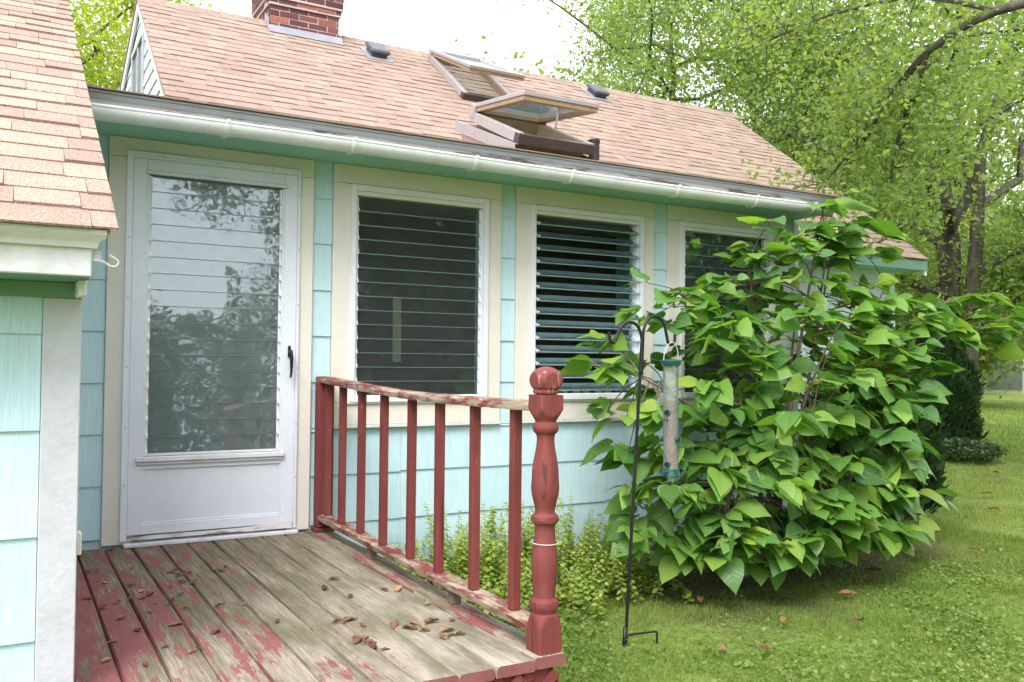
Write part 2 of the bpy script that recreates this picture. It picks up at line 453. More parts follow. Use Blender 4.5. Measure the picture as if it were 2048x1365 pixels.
# ------------------------------------------------------------------ mesh helpers
class MB:
    def __init__(s): s.v = []; s.f = []; s.mi = []
    def add(s, vs, fs, mi=0):
        o = len(s.v)
        s.v.extend([tuple(q) for q in vs]); s.f.extend([tuple(i + o for i in f) for f in fs]); s.mi.extend([mi] * len(fs))
        return s
    def box(s, x0, x1, y0, y1, z0, z1, b=0.0, M=None, mi=0):
        if b <= 0:
            vs = [(x, y, z) for x in (x0, x1) for y in (y0, y1) for z in (z0, z1)]
            fs = [(0, 1, 3, 2), (4, 6, 7, 5), (0, 4, 5, 1), (2, 3, 7, 6), (0, 2, 6, 4), (1, 5, 7, 3)]
        else:
            lo, hi = (x0, y0, z0), (x1, y1, z1)
            b = min(b, 0.45 * min(hi[i] - lo[i] for i in range(3)))
            vs, idx = [], {}
            for sx in (0, 1):
                for sy in (0, 1):
                    for sz in (0, 1):
                        c = [(lo[i], hi[i])[q] for i, q in enumerate((sx, sy, sz))]
                        sg = [(1, -1)[q] for q in (sx, sy, sz)]
                        for a in range(3):      # vertex lying on the face with normal axis a
                            q = [c[i] + (0 if i == a else sg[i] * b) for i in range(3)]
                            idx[(sx, sy, sz, a)] = len(vs); vs.append(tuple(q))
            fs = []
            K = lambda *k: idx[k]
            for a in range(3):
                u, w = [(1, 2), (0, 2), (0, 1)][a]
                for sd in (0, 1):
                    ring = []
                    for (pu, pw) in ((0, 0), (1, 0), (1, 1), (0, 1)):
                        t = [0, 0, 0]; t[a] = sd; t[u] = pu; t[w] = pw
                        ring.append(idx[(*t, a)])
                    fs.append(tuple(ring))
            for e in range(3):                  # edges along axis e
                u, w = [(1, 2), (0, 2), (0, 1)][e]
                for pu in (0, 1):
                    for pw in (0, 1):
                        q = []
                        for pe, ax in ((0, u), (1, u), (1, w), (0, w)):
                            t = [0, 0, 0]; t[e] = pe; t[u] = pu; t[w] = pw
                            q.append(idx[(*t, ax)])
                        fs.append(tuple(q))
            for sx in (0, 1):
                for sy in (0, 1):
                    for sz in (0, 1):
                        fs.append(tuple(idx[(sx, sy, sz, a)] for a in range(3)))
        if M is not None: vs = [M @ Vector(q) for q in vs]
        return s.add(vs, fs, mi)
    def tube(s, pts, rad, n=8, caps=True):
        pts = [Vector(q) for q in pts]
        if not isinstance(rad, (list, tuple)): rad = [rad] * len(pts)
        vs, fs = [], []
        up = Vector((0, 0, 1)); prev = None
        for i, q in enumerate(pts):
            d = (pts[min(i + 1, len(pts) - 1)] - pts[max(i - 1, 0)])
            d = d.normalized() if d.length > 1e-9 else Vector((0, 0, 1))
            if prev is None:
                a = d.cross(up if abs(d.z) < 0.95 else Vector((1, 0, 0))).normalized()
            else:
                a = (prev - d * prev.dot(d)).normalized()
            prev = a
            b = d.cross(a)
            for k in range(n):
                t = 2 * math.pi * k / n
                vs.append(q + (a * math.cos(t) + b * math.sin(t)) * rad[i])
        for i in range(len(pts) - 1):
            for k in range(n):
                k2 = (k + 1) % n
                fs.append((i * n + k, i * n + k2, (i + 1) * n + k2, (i + 1) * n + k))
        if caps:
            fs.append(tuple(range(n))[::-1]); fs.append(tuple((len(pts) - 1) * n + k for k in range(n)))
        return s.add(vs, fs)
    def lathe(s, prof, c, n=24, square=None):
        """prof: (z, r); square: half width clip of a square blank, giving turned-post arrises."""
        vs, fs = [], []
        for z, r in prof:
            for k in range(n):
                t = 2 * math.pi * (k + 0.5) / n if square else 2 * math.pi * k / n
                rr = r
                if square: rr = min(r, square / max(abs(math.cos(t)), abs(math.sin(t))))
                vs.append((c[0] + rr * math.cos(t), c[1] + rr * math.sin(t), c[2] + z))
        for i in range(len(prof) - 1):
            for k in range(n):
                k2 = (k + 1) % n
                fs.append((i * n + k, i * n + k2, (i + 1) * n + k2, (i + 1) * n + k))
        fs.append(tuple(range(n))[::-1]); fs.append(tuple((len(prof) - 1) * n + k for k in range(n)))
        return s.add(vs, fs)

WL = {}                                                          # world location of every object
def _link(o, parent, loc):
    loc = Vector(loc)
    COL.objects.link(o)
    WL[o.name] = loc
    if parent is not None:
        o.parent = parent
        o.location = loc - WL[parent.name]
    else:
        o.location = loc
    return o
def meta(o, label=None, cat=None, group=None, kind=None):
    for k, v in (('label', label), ('category', cat), ('group', group), ('kind', kind)):
        if v: o[k] = v
    return o
def thing(name, label, cat, loc, group=None):
    o = bpy.data.objects.new(name, None)
    o.empty_display_size = 0.1
    return meta(_link(o, None, loc), label, cat, group)
def mesh_of(name, mb, loc, mats, smooth):
    me = bpy.data.meshes.new(name)
    L = Vector(loc)
    me.from_pydata([(v[0] - L.x, v[1] - L.y, v[2] - L.z) for v in mb.v], [], mb.f)
    for m in (mats if isinstance(mats, (list, tuple)) else [mats]): me.materials.append(MT[m])
    if any(mb.mi): me.polygons.foreach_set('material_index', mb.mi)
    if smooth:
        me.polygons.foreach_set('use_smooth', [True] * len(me.polygons))
    me.update()
    import bmesh as _b
    bm = _b.new(); bm.from_mesh(me); _b.ops.recalc_face_normals(bm, faces=bm.faces); bm.to_mesh(me); bm.free()
    if smooth and smooth is not True:
        me.set_sharp_from_angle(angle=math.radians(smooth))
    return me
def part(name, mb, mat, parent=None, loc=None, smooth=False, kind=None, label=None):
    """One mesh object from world-space geometry."""
    if loc is None: loc = WL[parent.name] if parent is not None else (0, 0, 0)
    o = bpy.data.objects.new(name, mesh_of(name, mb, loc, mat, smooth))
    _link(o, parent, loc)
    return meta(o, label=label, kind=kind)
def inst(name, me, parent, loc, rot=None, scale=None):
    """An object sharing mesh data; rot is a 3x3 or Euler tuple."""
    o = bpy.data.objects.new(name, me)
    _link(o, parent, loc)
    if rot is not None:
        if isinstance(rot, tuple): o.rotation_euler = rot
        else: o.rotation_euler = rot.to_euler()
    if scale is not None: o.scale = scale
    return o
def np_mesh(name, verts, faces, mat, smooth=False):
    """Fast mesh from numpy: verts (n,3), faces (m,k) with equal k."""
    me = bpy.data.meshes.new(name)
    nv, (nf, k) = len(verts), faces.shape
    me.vertices.add(nv); me.vertices.foreach_set('co', np.ascontiguousarray(verts, np.float32).ravel())
    me.loops.add(nf * k); me.loops.foreach_set('vertex_index', np.ascontiguousarray(faces, np.int32).ravel())
    me.polygons.add(nf); me.polygons.foreach_set('loop_start', np.arange(0, nf * k, k, dtype=np.int32))
    if smooth: me.polygons.foreach_set('use_smooth', np.ones(nf, bool))
    me.materials.append(MT[mat])
    me.update(calc_edges=True); me.validate()
    return me

# ================================================================== THE SETTING
GZ = -0.45
def ground():
    xs = np.concatenate([np.linspace(-300, -12, 12), np.linspace(-10, 22, 90), np.linspace(25, 300, 14)])
    ys = np.concatenate([np.linspace(-300, -14, 12), np.linspace(-12, 14, 76), np.linspace(17, 300, 14)])
    X, Y = np.meshgrid(xs, ys)
    Z = GZ + 0.018 * np.sin(X * 1.7 + Y) * np.sin(Y * 1.3 - 0.6 * X) + 0.012 * np.sin(X * 4.1) * np.sin(Y * 3.7)
    V = np.stack([X, Y, Z], -1).reshape(-1, 3)
    nx, ny = len(xs), len(ys)
    I = np.arange(nx * ny).reshape(ny, nx)
    F = np.stack([I[:-1, :-1], I[:-1, 1:], I[1:, 1:], I[1:, :-1]], -1).reshape(-1, 4)
    o = bpy.data.objects.new('lawn', np_mesh('lawn', V, F, 'lawn', True))
    _link(o, None, (0, 0, 0))
    meta(o, kind='structure')
    return o
ground()

# ================================================================== HOUSE
house = thing('house', 'aqua shingled house with tan roof, cream window panels and white louvred door', 'house', (2.5, 0, GZ))

# --- shared pieces
def unit_wedge(top=0.004, bot=0.014, bev=0.0015):
    """unit wide (x 0..1), unit high (z 0..1) siding piece, proud at its lower edge; faces -y."""
    mb = MB()
    mb.add([(0, 0, 0), (1, 0, 0), (1, 0, 1), (0, 0, 1), (0, -bot, 0), (1, -bot, 0), (1, -top, 1), (0, -top, 1),
            ], [(0, 1, 2, 3), (4, 7, 6, 5), (0, 4, 5, 1), (3, 2, 6, 7), (0, 3, 7, 4), (1, 5, 6, 2)])
    return mb
SIDING_ME = mesh_of('siding_shingle', unit_wedge(), (0, 0, 0), 'siding', False)
SIDING_PALE_ME = mesh_of('siding_shingle_pale', unit_wedge(), (0, 0, 0), 'siding_pale', False)

def siding(parent, x0, x1, z0, z1, y, rows=None, wmin=0.28, wmax=0.5, me=None, rotz=0.0, org=None):
    """rows: list of lower edges, descending or ascending; pieces butt with a hairline joint."""
    rows = sorted(rows)
    for i, zb in enumerate(rows):
        zt = rows[i + 1] if i + 1 < len(rows) else z1
        zt = min(zt, z1)
        b = max(zb, z0)
        if zt - b < 0.01: continue
        x = x0
        while x < x1 - 1e-4:
            w = rnd.uniform(wmin, wmax)
            if x1 - (x + w) < 0.12: w = x1 - x
            j = rnd.uniform(-0.004, 0.004)
            if rotz == 0:
                o = inst('siding_shingle', me or SIDING_ME, parent, (x + 0.0008, y, b + j), (0, rnd.uniform(-.003, .003), 0), (w - 0.0016, 1, zt - b + 0.004 - j))
            else:      # wall running along y, facing -x (rotz=-90) : local x -> -y
                o = inst('siding_shingle', me or SIDING_ME, parent, (org, x1 - (x - x0), b + j), (0, 0, -math.pi / 2), (w - 0.0016, 1, zt - b + 0.004 - j))
            x += w

def pierced(mb, x0, x1, z0, z1, y0, y1, holes):
    cuts = sorted(holes)
    x = x0
    for (a, b, c, d) in cuts:
        if a > x: mb.box(x, a, y0, y1, z0, z1)
        if c > z0: mb.box(a, b, y0, y1, z0, c)
        if d < z1: mb.box(a, b, y0, y1, d, z1)
        x = b
    if x < x1: mb.box(x, x1, y0, y1, z0, z1)

HOLES = [(0.60, 1.41, 0.0, 2.0), (1.80, 2.675, 0.755, 2.015), (3.05, 3.935, 0.755, 2.015), (4.33, 5.195, 0.755, 2.015)]
mb = MB()
pierced(mb, 0.1, 5.48, GZ - 0.1, 2.15, 0.012, 0.11, HOLES)
wall = part('wall', mb, 'siding', house)
ROWL = [0.315, 0.030, -0.250, -0.530]
siding(wall, 1.546, 5.48, GZ, 0.583, 0.0115, ROWL, 0.26, 0.62)
ROWS = [0.048 + 0.27 * k for k in range(8)]
for (a, b, lo) in ((0.14, 0.4515, 0.0), (1.5465, 1.6645, 0.57), (2.8005, 2.9115, 0.572), (4.0615, 4.1865, 0.572), (5.4005, 5.48, 0.572)):
    siding(wall, a, b, lo, 2.15, 0.0105, ROWS, 1, 2)

def board(x0, x1, z0, z1, yf, mat='cream', name='cream_board', par=None):
    part(name, MB().box(x0, x1, yf, 0.0118, z0, z1, 0.002), mat, par or wall, loc=(x0, yf, z0))
# door surround
board(0.4535, 0.5985, 0.012, 2.044, -0.026)
board(1.4115, 1.5445, 0.012, 2.044, -0.026)
board(0.4535, 1.5445, 2.0455, 2.1495, -0.026)
for (a, b, c, d) in ((1.6665, 2.7985, 1.7995, 2.6755), (2.9135, 4.0595, 3.0495, 3.9355), (4.1885, 5.3985, 4.3295, 5.1955)):
    board(a, c - 0.001, 0.7365, 2.0385, -0.018)
    board(d + 0.001, b, 0.7365, 2.0385, -0.018)
    board(a, b, 2.0400, 2.1495, -0.019)
    board(a, b, 0.6035, 0.7345, -0.019)
    part('sill_trim', MB().box(a - 0.002, b + 0.002, -0.026, 0.0115, 0.584, 0.602, 0.002), 'oldwhite', wall)

# --- louvre windows
def pane_mesh(w, h=0.094, t=0.006):
    mb = MB()
    mb.add([(-w / 2, -t / 2, -h / 2), (w / 2, -t / 2, -h / 2), (w / 2, t / 2, -h / 2), (-w / 2, t / 2, -h / 2),
            (-w / 2, -t / 2, h / 2), (w / 2, -t / 2, h / 2), (w / 2, t / 2, h / 2), (-w / 2, t / 2, h / 2)], [])
    mb.add([], [])
    c = 0.0030      # ground chamfer on the lower outer edge
    mb.v += [(-w / 2, -t / 2, -h / 2 + c), (w / 2, -t / 2, -h / 2 + c)]
    mb.v[0] = (-w / 2, -t / 2 + 0.0015, -h / 2); mb.v[1] = (w / 2, -t / 2 + 0.0015, -h / 2)
    mb.f = [(8, 9, 5, 4), (2, 3, 7, 6), (0, 3, 2, 1), (4, 5, 6, 7), (0, 8, 4, 7, 3), (1, 2, 6, 5, 9), (0, 1, 9, 8)]
    mb.mi = [0, 0, 1, 1, 1, 1, 1]
    return mb
def louvres(parent, x0, x1, z0, z1, y, tilt, glass, pitch=0.0875):
    n = int(round((z1 - z0) / pitch)); p = (z1 - z0) / n
    me = mesh_of('louvre_pane', pane_mesh(x1 - x0, p * 1.09), (0, 0, 0), [glass, 'glassedge'], False)
    c = MB().box(-0.006, 0.006, -0.006, 0.006, -p * 0.50, p * 0.42, 0.001)
    c.add([(x, y, z) for x in (-0.0065, 0.0065) for y, z in ((-0.014, -p * 0.60), (-0.014, -p * 0.44), (0.002, -p * 0.10), (0.004, -p * 0.52))],
          [(0, 1, 2, 3), (7, 6, 5, 4), (0, 4, 5, 1), (1, 5, 6, 2), (2, 6, 7, 3), (3, 7, 4, 0)])
    cme = mesh_of('louvre_clip', c, (0, 0, 0), 'white', False)
    for i in range(n):
        z = z0 + (i + 0.5) * p
        a = -math.radians(tilt + rnd.uniform(-0.6, 0.6))
        inst('louvre_pane', me, parent, ((x0 + x1) / 2, y, z), (a, 0, 0))
        for xx in (x0, x1): inst('louvre_clip', cme, parent, (xx, y, z), (a, 0, 0))

def window(x0, x1, z0, z1, tilt):
    w = part('window', MB().box(x0, x0 + 0.034, -0.036, 0.06, z0, z1, 0.003).box(x1 - 0.034, x1, -0.036, 0.06, z0, z1, 0.003)
             .box(x0 + 0.034, x1 - 0.034, -0.036, 0.06, z1 - 0.036, z1, 0.003).box(x0 + 0.034, x1 - 0.034, -0.040, 0.06, z0, z0 + 0.040, 0.003)
             .box(x0 - 0.012, x1 + 0.012, -0.032, 0.0, z0 - 0.010, z0 + 0.012, 0.002), 'white', house, loc=(x0, 0, z0))
    part('header', MB().box(x0 + 0.0345, x1 - 0.0345, -0.026, 0.04, z1 - 0.062, z1 - 0.0365, 0.002), 'cream', w)
    for xx in (x0 + 0.0345, x1 - 0.046): part('louvre_track', MB().box(xx, xx + 0.0115, -0.012, 0.045, z0 + 0.041, z1 - 0.063), 'white', w)
    louvres(w, x0 + 0.050, x1 - 0.050, z0 + 0.042, z1 - 0.064, 0.004 if tilt < 20 else 0.0, tilt, 'glass')
    return w
window(1.772, 2.699, 0.737, 2.036, 4)
window(3.022, 3.957, 0.737, 2.036, 60)
window(4.302, 5.222, 0.737, 2.036, 6)

# --- door
door = part('door', MB().box(0.570, 0.640, -0.040, 0.0, 0.058, 2.044, 0.003).box(1.374, 1.446, -0.040, 0.0, 0.058, 2.044, 0.003)
            .box(0.640, 1.374, -0.040, 0.0, 1.976, 2.044, 0.003).box(0.640, 1.374, -0.040, 0.0, 0.058, 0.112, 0.003)
            .box(0.640, 1.374, -0.039, 0.0, 0.40, 0.452, 0.002), 'door', house, loc=(0.57, 0, 0.05))
part('kick_panel', MB().box(0.632, 1.382, -0.030, -0.004, 0.108, 0.404, 0.002), 'door', door)
part('panel_moulding', MB().box(0.640, 1.374, -0.037, -0.031, 0.112, 0.122, 0.002).box(0.640, 0.650, -0.037, -0.031, 0.122, 0.400, 0.002)
     .box(1.364, 1.374, -0.037, -0.031, 0.122, 0.400, 0.002), 'door', door)
part('sill_ledge', MB().box(0.606, 1.388, -0.062, -0.0405, 0.440, 0.468, 0.004).box(0.612, 1.382, -0.052, -0.0405, 0.424, 0.4395, 0.003), 'oldwhite', door)
part('header', MB().box(0.628, 1.388, -0.058, -0.0405, 1.962, 1.982, 0.004), 'oldwhite', door)
part('louvre_track', MB().box(0.6405, 0.654, -0.034, 0.01, 0.470, 1.962).box(1.360, 1.3735, -0.034, 0.01, 0.470, 1.962)
     .box(0.654, 1.360, -0.034, 0.0, 0.4695, 0.482), 'white', door)
louvres(door, 0.660, 1.354, 0.484, 1.966, -0.018, 3.5, 'doorglass')
part('inner_panel', MB().box(0.602, 1.408, 0.075, 0.105, 0.02, 1.995), 'backing', door)
hd = MB().box(1.401, 1.417, -0.050, -0.0405, 1.00, 1.066, 0.003)
hd.tube([(1.409, -0.046, 1.03), (1.409, -0.085, 1.035), (1.410, -0.090, 1.0), (1.413, -0.082, 0.95), (1.413, -0.078, 0.91), (1.407, -0.084, 0.885)],
        [0.008, 0.009, 0.011, 0.009, 0.007, 0.006], 10)
part('handle', hd, 'black', door, smooth=40)
fr = MB().box(0.538, 0.5695, -0.044, -0.0262, 0.030, 2.080, 0.002).box(1.4465, 1.464, -0.044, -0.0262, 0.030, 2.080, 0.002)
fr.box(0.5695, 1.4465, -0.044, -0.0262, 2.0445, 2.080, 0.002)
fr.box(0.598, 0.604, -0.026, 0.0, 0.03, 2.04)
doorframe = part('door_frame', fr, 'door', house)
sc = MB()
for z in (0.32, 0.62, 0.94, 1.3, 1.62, 1.93):
    for x in (0.5545, 1.4555): sc.lathe([(0, 0.0045), (0.002, 0.004)], (0, 0, 0), 8) if False else sc.box(x - .004, x + .004, -0.0465, -0.0441, z - .004, z + .004, .001)
for x in (0.72, 1.0, 1.3): sc.box(x - .004, x + .004, -0.0465, -0.0441, 2.058, 2.066, .001)
part('screw', sc, 'galv', doorframe)
part('threshold', MB().box(0.556, 1.470, -0.075, 0.06, 0.001, 0.020, 0.003), 'oldwhite', doorframe)
# bent aluminium sweep hanging under the leaf, lifted at its right end
sw = MB()
N = 14
top = [(0.572 + (1.44 - 0.572) * i / N, 0.056 - (0.002 if i < 10 else -0.004 * (i - 10))) for i in range(N + 1)]
for i in range(N):
    (xa, za), (xb, zb) = top[i], top[i + 1]
    ha = 0.020 if i < 9 else 0.020 + 0.004 * (i - 9)
    hb = 0.020 if i + 1 < 9 else 0.020 + 0.004 * (i - 8)
    ya, yb = -0.046 - 0.003 * math.sin(i * 1.3), -0.046 - 0.003 * math.sin((i + 1) * 1.3)
    sw.add([(xa, ya, za), (xb, yb, zb), (xb, yb - 0.004, zb - hb), (xa, ya - 0.004, za - ha), (xa, ya + .003, za), (xb, yb + .003, zb), (xb, yb - 0.001, zb - hb), (xa, ya - 0.001, za - ha)],
           [(0, 3, 2, 1), (4, 5, 6, 7), (3, 7, 6, 2), (0, 1, 5, 4)])
part('door_sweep', sw, 'fascia', door)

# --- eave: soffit, fascia, drip edge, gutter
part('soffit', MB().box(0.12, 5.50, -0.339, 0.011, 2.151, 2.166), 'soffit', house)
part('fascia', MB().box(0.12, 5.53, -0.362, -0.3395, 2.146, 2.262, 0.003), 'fascia', house)
dp = MB()
prof = [(-0.366, 2.238), (-0.371, 2.240), (-0.392, 2.260), (-0.412, 2.266), (-0.412, 2.271), (-0.366, 2.271)]
xs = [0.12, 1.9, 1.9015, 3.9, 3.9015, 5.55]
for a, b, dy in ((0.12, 1.9, 0.0), (1.9, 3.9, 0.002), (3.9, 5.55, 0.0)):
    vs = [(a, y - dy, z) for y, z in prof] + [(b, y - dy, z) for y, z in prof]
    n = len(prof)
    dp.add(vs, [(i, (i + 1) % n, n + (i + 1) % n, n + i) for i in range(n)] + [tuple(range(n))[::-1], tuple(range(n, 2 * n))])
part('drip_edge', dp, 'drip', house)
GY, GZC, GR = -0.428, 2.174, 0.056
def trough(r0, r1, x0, x1, mb, a0=-90, a1=90, n=18, lip=True, dz=lambda x: 0.0, nx=1):
    """half-round profile about (GY, GZC); open upwards."""
    pr = []
    for i in range(n + 1):
        a = math.radians(-180 + 180 * i / n); pr.append((GY + r1 * math.cos(a), GZC + r1 * math.sin(a)))
    if lip: pr += [(GY + r1, GZC + 0.006), (GY + r0, GZC + 0.006)]
    for i in range(n, -1, -1):
        a = math.radians(-180 + 180 * i / n); pr.append((GY + r0 * math.cos(a), GZC + r0 * math.sin(a)))
    if lip: pr += [(GY - r0 + 0.004, GZC + 0.010), (GY - r1 - 0.003, GZC + 0.010), (GY - r1 - 0.004, GZC)]
    m = len(pr); vs = []
    X = [x0 + (x1 - x0) * i / nx for i in range(nx + 1)]
    for x in X: vs += [(x, y, z + dz(x)) for y, z in pr]
    fs = [(k * m + i, k * m + (i + 1) % m, (k + 1) * m + (i + 1) % m, (k + 1) * m + i) for k in range(nx) for i in range(m)]
    mb.add(vs, fs + [tuple(range(m))[::-1], tuple(range(nx * m, (nx + 1) * m))])
sag = lambda x: 0.006 * math.sin(x * 1.3) - 0.004 * max(0, 0.9 - x)
g = MB(); trough(GR - 0.003, GR, 0.30, 5.42, g, dz=sag, nx=24)
gutter = part('gutter', g, 'gutter', house, smooth=35)
for x in (0.957, 1.63, 2.375, 3.05, 3.90, 4.62, 5.2):
    b = MB(); trough(GR + 0.001, GR + 0.006, x - 0.011, x + 0.011, b, lip=False, dz=sag)
    b.box(x - 0.014, x + 0.014, GY + GR - 0.006, -0.363, GZC - 0.055 + sag(x), GZC + 0.010 + sag(x), 0.002)
    b.box(x - 0.008, x + 0.008, GY - GR - 0.010, GY - GR + 0.004, GZC - 0.002 + sag(x), GZC + 0.016 + sag(x), 0.002)
    part('bracket', b, 'bracket', gutter, smooth=35)

# --- roofs
def unit_tab():
    """shingle tab: x 0..1, y 0..1 up the slope, thickness in z; butt edge at y=0 thicker."""
    mb = MB()
    mb.add([(0, 0, 0), (1, 0, 0), (1, 1, 0), (0, 1, 0), (0.004, 0.0, 1), (0.996, 0.0, 1), (1, 1, 0.25), (0, 1, 0.25)],
           [(3, 2, 1, 0), (4, 5, 6, 7), (0, 1, 5, 4), (1, 2, 6, 5), (2, 3, 7, 6), (3, 0, 4, 7)])
    return mb
TAB_ME = mesh_of('shingle', unit_tab(), (0, 0, 0), 'shingle', False)
TAB_NEAR_ME = mesh_of('shingle_near', unit_tab(), (0, 0, 0), 'shingle_near', False)
def basis(u, v):
    u, v = Vector(u).normalized(), Vector(v).normalized()
    w = u.cross(v)
    return Matrix(((u.x, v.x, w.x), (u.y, v.y, w.y), (u.z, v.z, w.z)))
def shingle_field(roof, x0, x1, y0, z0, tan, length, expo, me, mat, wr, thick, is_part, skip=lambda c: False, n_max=300, edge_jit=0.004, lo=1.0):
    c, s = 1 / math.hypot(1, tan), tan / math.hypot(1, tan)
    B = basis((1, 0, 0), (0, c, s))
    tabs = []
    rows = int(math.ceil(length / expo))
    for r in range(rows):
        v0 = r * expo; x = x0 - rnd.uniform(0, wr[1])
        while x < x1:
            w = rnd.uniform(*wr)
            a, b = max(x, x0), min(x + w, x1)
            x += w
            if b - a < 0.02: continue
            th = thick * rnd.choice((0.55, 0.65, 1.0, 1.15))
            v = v0 + rnd.uniform(-edge_jit, edge_jit)
            p0 = Vector((a, y0 + v * c, z0 + v * s))
            ctr = Vector(((a + b) / 2, y0 + (v + expo / 2) * c, z0 + (v + expo / 2) * s))
            if skip(ctr): continue
            tabs.append((p0, b - a, min(expo * 1.06, length - v), th, ctr, rnd.uniform(-0.004, 0.004)))
    parts = sorted([t for t in tabs if is_part(t[4])], key=lambda t: (t[4] - CAM).length)[:n_max]
    ids = set(id(t) for t in parts)
    for t in parts:
        o = inst('shingle', me, roof, t[0] + B.col[2] * 0.001, B @ Matrix.Rotation(t[5], 3, 'Z'), (t[1] - 0.001, t[2], t[3]))
    rest = [t for t in tabs if id(t) not in ids]
    mb = MB(); um = unit_tab()
    for t in rest:
        M = Matrix.Translation(t[0] + B.col[2] * 0.001) @ B.to_4x4() @ Matrix.Diagonal((t[1] - 0.001, t[2], t[3], 1))
        mb.add([M @ Vector(q) for q in um.v], um.f)
    if rest: part('shingle_field', mb, mat, roof, kind='stuff')
# main roof plane
T1 = 0.756
RZ = lambda y: 3.114 + T1 * (y - 2.605)
RIDGE_Y = 4.71; RIDGE_Z = RZ(RIDGE_Y)
EY0 = 1.44; EZ0 = RZ(EY0)
X0R, X1R = 1.10, 9.22
mb = MB()
def slab(mb, x0, x1, y0, z0, y1, z1, th):
    mb.add([(x0, y0, z0), (x1, y0, z0), (x1, y1, z1), (x0, y1, z1), (x0, y0, z0 - th), (x1, y0, z0 - th), (x1, y1, z1 - th), (x0, y1, z1 - th)],
           [(0, 1, 2, 3), (7, 6, 5, 4), (0, 4, 5, 1), (1, 5, 6, 2), (2, 6, 7, 3), (3, 7, 4, 0)])
slab(mb, X0R, X1R, EY0, EZ0, RIDGE_Y, RIDGE_Z, 0.03)
slab(mb, X0R, X1R, RIDGE_Y, RIDGE_Z, 10.2, RIDGE_Z - 0.38 * (10.2 - RIDGE_Y), 0.03)
roof = part('roof', mb, 'shingle', house, loc=(5, 4.7, 4.7))
def visible_main(c):
    u, v, w = project([c])[0][0], project([c])[1][0], 1
    return -30 < u < 2080 and -20 < v < 0.1515 * u + 135 + (0 if u < 1600 else 300)
shingle_field(roof, X0R, X1R, EY0 - 0.02, EZ0 - 0.015, T1, math.hypot(RIDGE_Y - EY0, RIDGE_Z - EZ0) + 0.02, 0.127, TAB_ME, 'shingle', (0.08, 0.24), 0.011,
              visible_main, skip=lambda c: (c.y < 2.0 and c.x < 5.4))
# ridge caps
rc = MB()
x = X0R
while x < X1R:
    rc.add([(x, RIDGE_Y - 0.13, RZ(RIDGE_Y - 0.13) + 0.012), (x, RIDGE_Y, RIDGE_Z + 0.022), (x, RIDGE_Y + 0.13, RIDGE_Z - 0.03), (x + .2, RIDGE_Y - 0.13, RZ(RIDGE_Y - 0.13) + 0.006), (x + .2, RIDGE_Y, RIDGE_Z + 0.012), (x + .2, RIDGE_Y + 0.13, RIDGE_Z - 0.04),
            (x, RIDGE_Y, RIDGE_Z - 0.03)], [(0, 1, 4, 3), (1, 2, 5, 4), (0, 6, 1), (1, 6, 2)])
    x += 0.137
part('ridge_cap', rc, 'shingle', roof, kind='stuff')
# porch roof (low slope, mostly hidden behind its eave)
PT = 0.2
pz = lambda y: 2.273 + PT * (y + 0.42)
mb = MB(); slab(mb, 0.15, 5.58, -0.40, pz(-0.40), 2.18, pz(2.18), 0.02)
porch_roof = part('porch_roof', mb, 'shingle', house, loc=(2.8, 0.9, 2.5))
shingle_field(porch_roof, 0.15, 5.60, -0.432, 2.2715, PT, 0.42, 0.14, TAB_ME, 'shingle', (0.14, 0.34), 0.011, lambda c: c.y < -0.30 and c.x > 0.3, n_max=60, edge_jit=0.008)
# right end of the porch: rake board, end wall
part('rake_board', MB().add([(5.535, -0.36, 2.13), (5.535, 1.75, pz(1.75) - 0.14), (5.535, 1.75, pz(1.75) - 0.021), (5.535, -0.36, pz(-.36) - 0.021), (5.562, -0.36, 2.13), (5.562, 1.75, pz(1.75) - 0.14), (5.562, 1.75, pz(1.75) - 0.021), (5.562, -0.36, pz(-.36) - 0.021)],
                            [(0, 1, 2, 3), (7, 6, 5, 4), (0, 4, 5, 1), (1, 5, 6, 2), (2, 6, 7, 3), (3, 7, 4, 0)]), 'oldwhite', house)
part('corner_board', MB().box(5.481, 5.53, -0.022, 0.08, GZ, 2.15, 0.003), 'white', house)
mb = MB().box(5.482, 5.528, 0.081, 1.745, GZ - 0.1, 2.42)
endwall = part('end_wall', mb, 'siding_pale', house)
# main wall, both inside the porch and beyond it
mb = MB(); mb.box(1.2, 9.05, 1.75, 1.87, GZ - 0.1, 2.30)
mainwall = part('main_wall', mb, 'roomdark', house)
siding(mainwall, 5.532, 9.05, GZ, 2.2, 1.7495, [GZ + 0.27 * k for k in range(10)], 0.45, 0.8, SIDING_PALE_ME)
siding(mainwall, 5.02, 5.480, 0.03, 2.2, 1.7495, [0.03 + 0.27 * k for k in range(8)], 0.45, 0.8)
part('fascia', MB().box(5.60, 9.22, EY0 - 0.004, EY0 + 0.018, EZ0 - 0.145, EZ0 - 0.034, 0.003), 'frieze', house)
part('soffit', MB().box(5.565, 9.2, EY0 + 0.019, 1.748, EZ0 - 0.14, EZ0 - 0.125), 'soffit', house)
part('end_gable_wall', MB().add([(9.05, 1.75, GZ), (9.05, 8.9, GZ), (9.05, 8.9, RIDGE_Z - .38 * (8.9 - RIDGE_Y) - .05), (9.05, RIDGE_Y, RIDGE_Z - .05), (9.05, 1.75, RZ(1.75) - .05)], [(0, 1, 2, 3, 4)]), 'siding_pale', house)
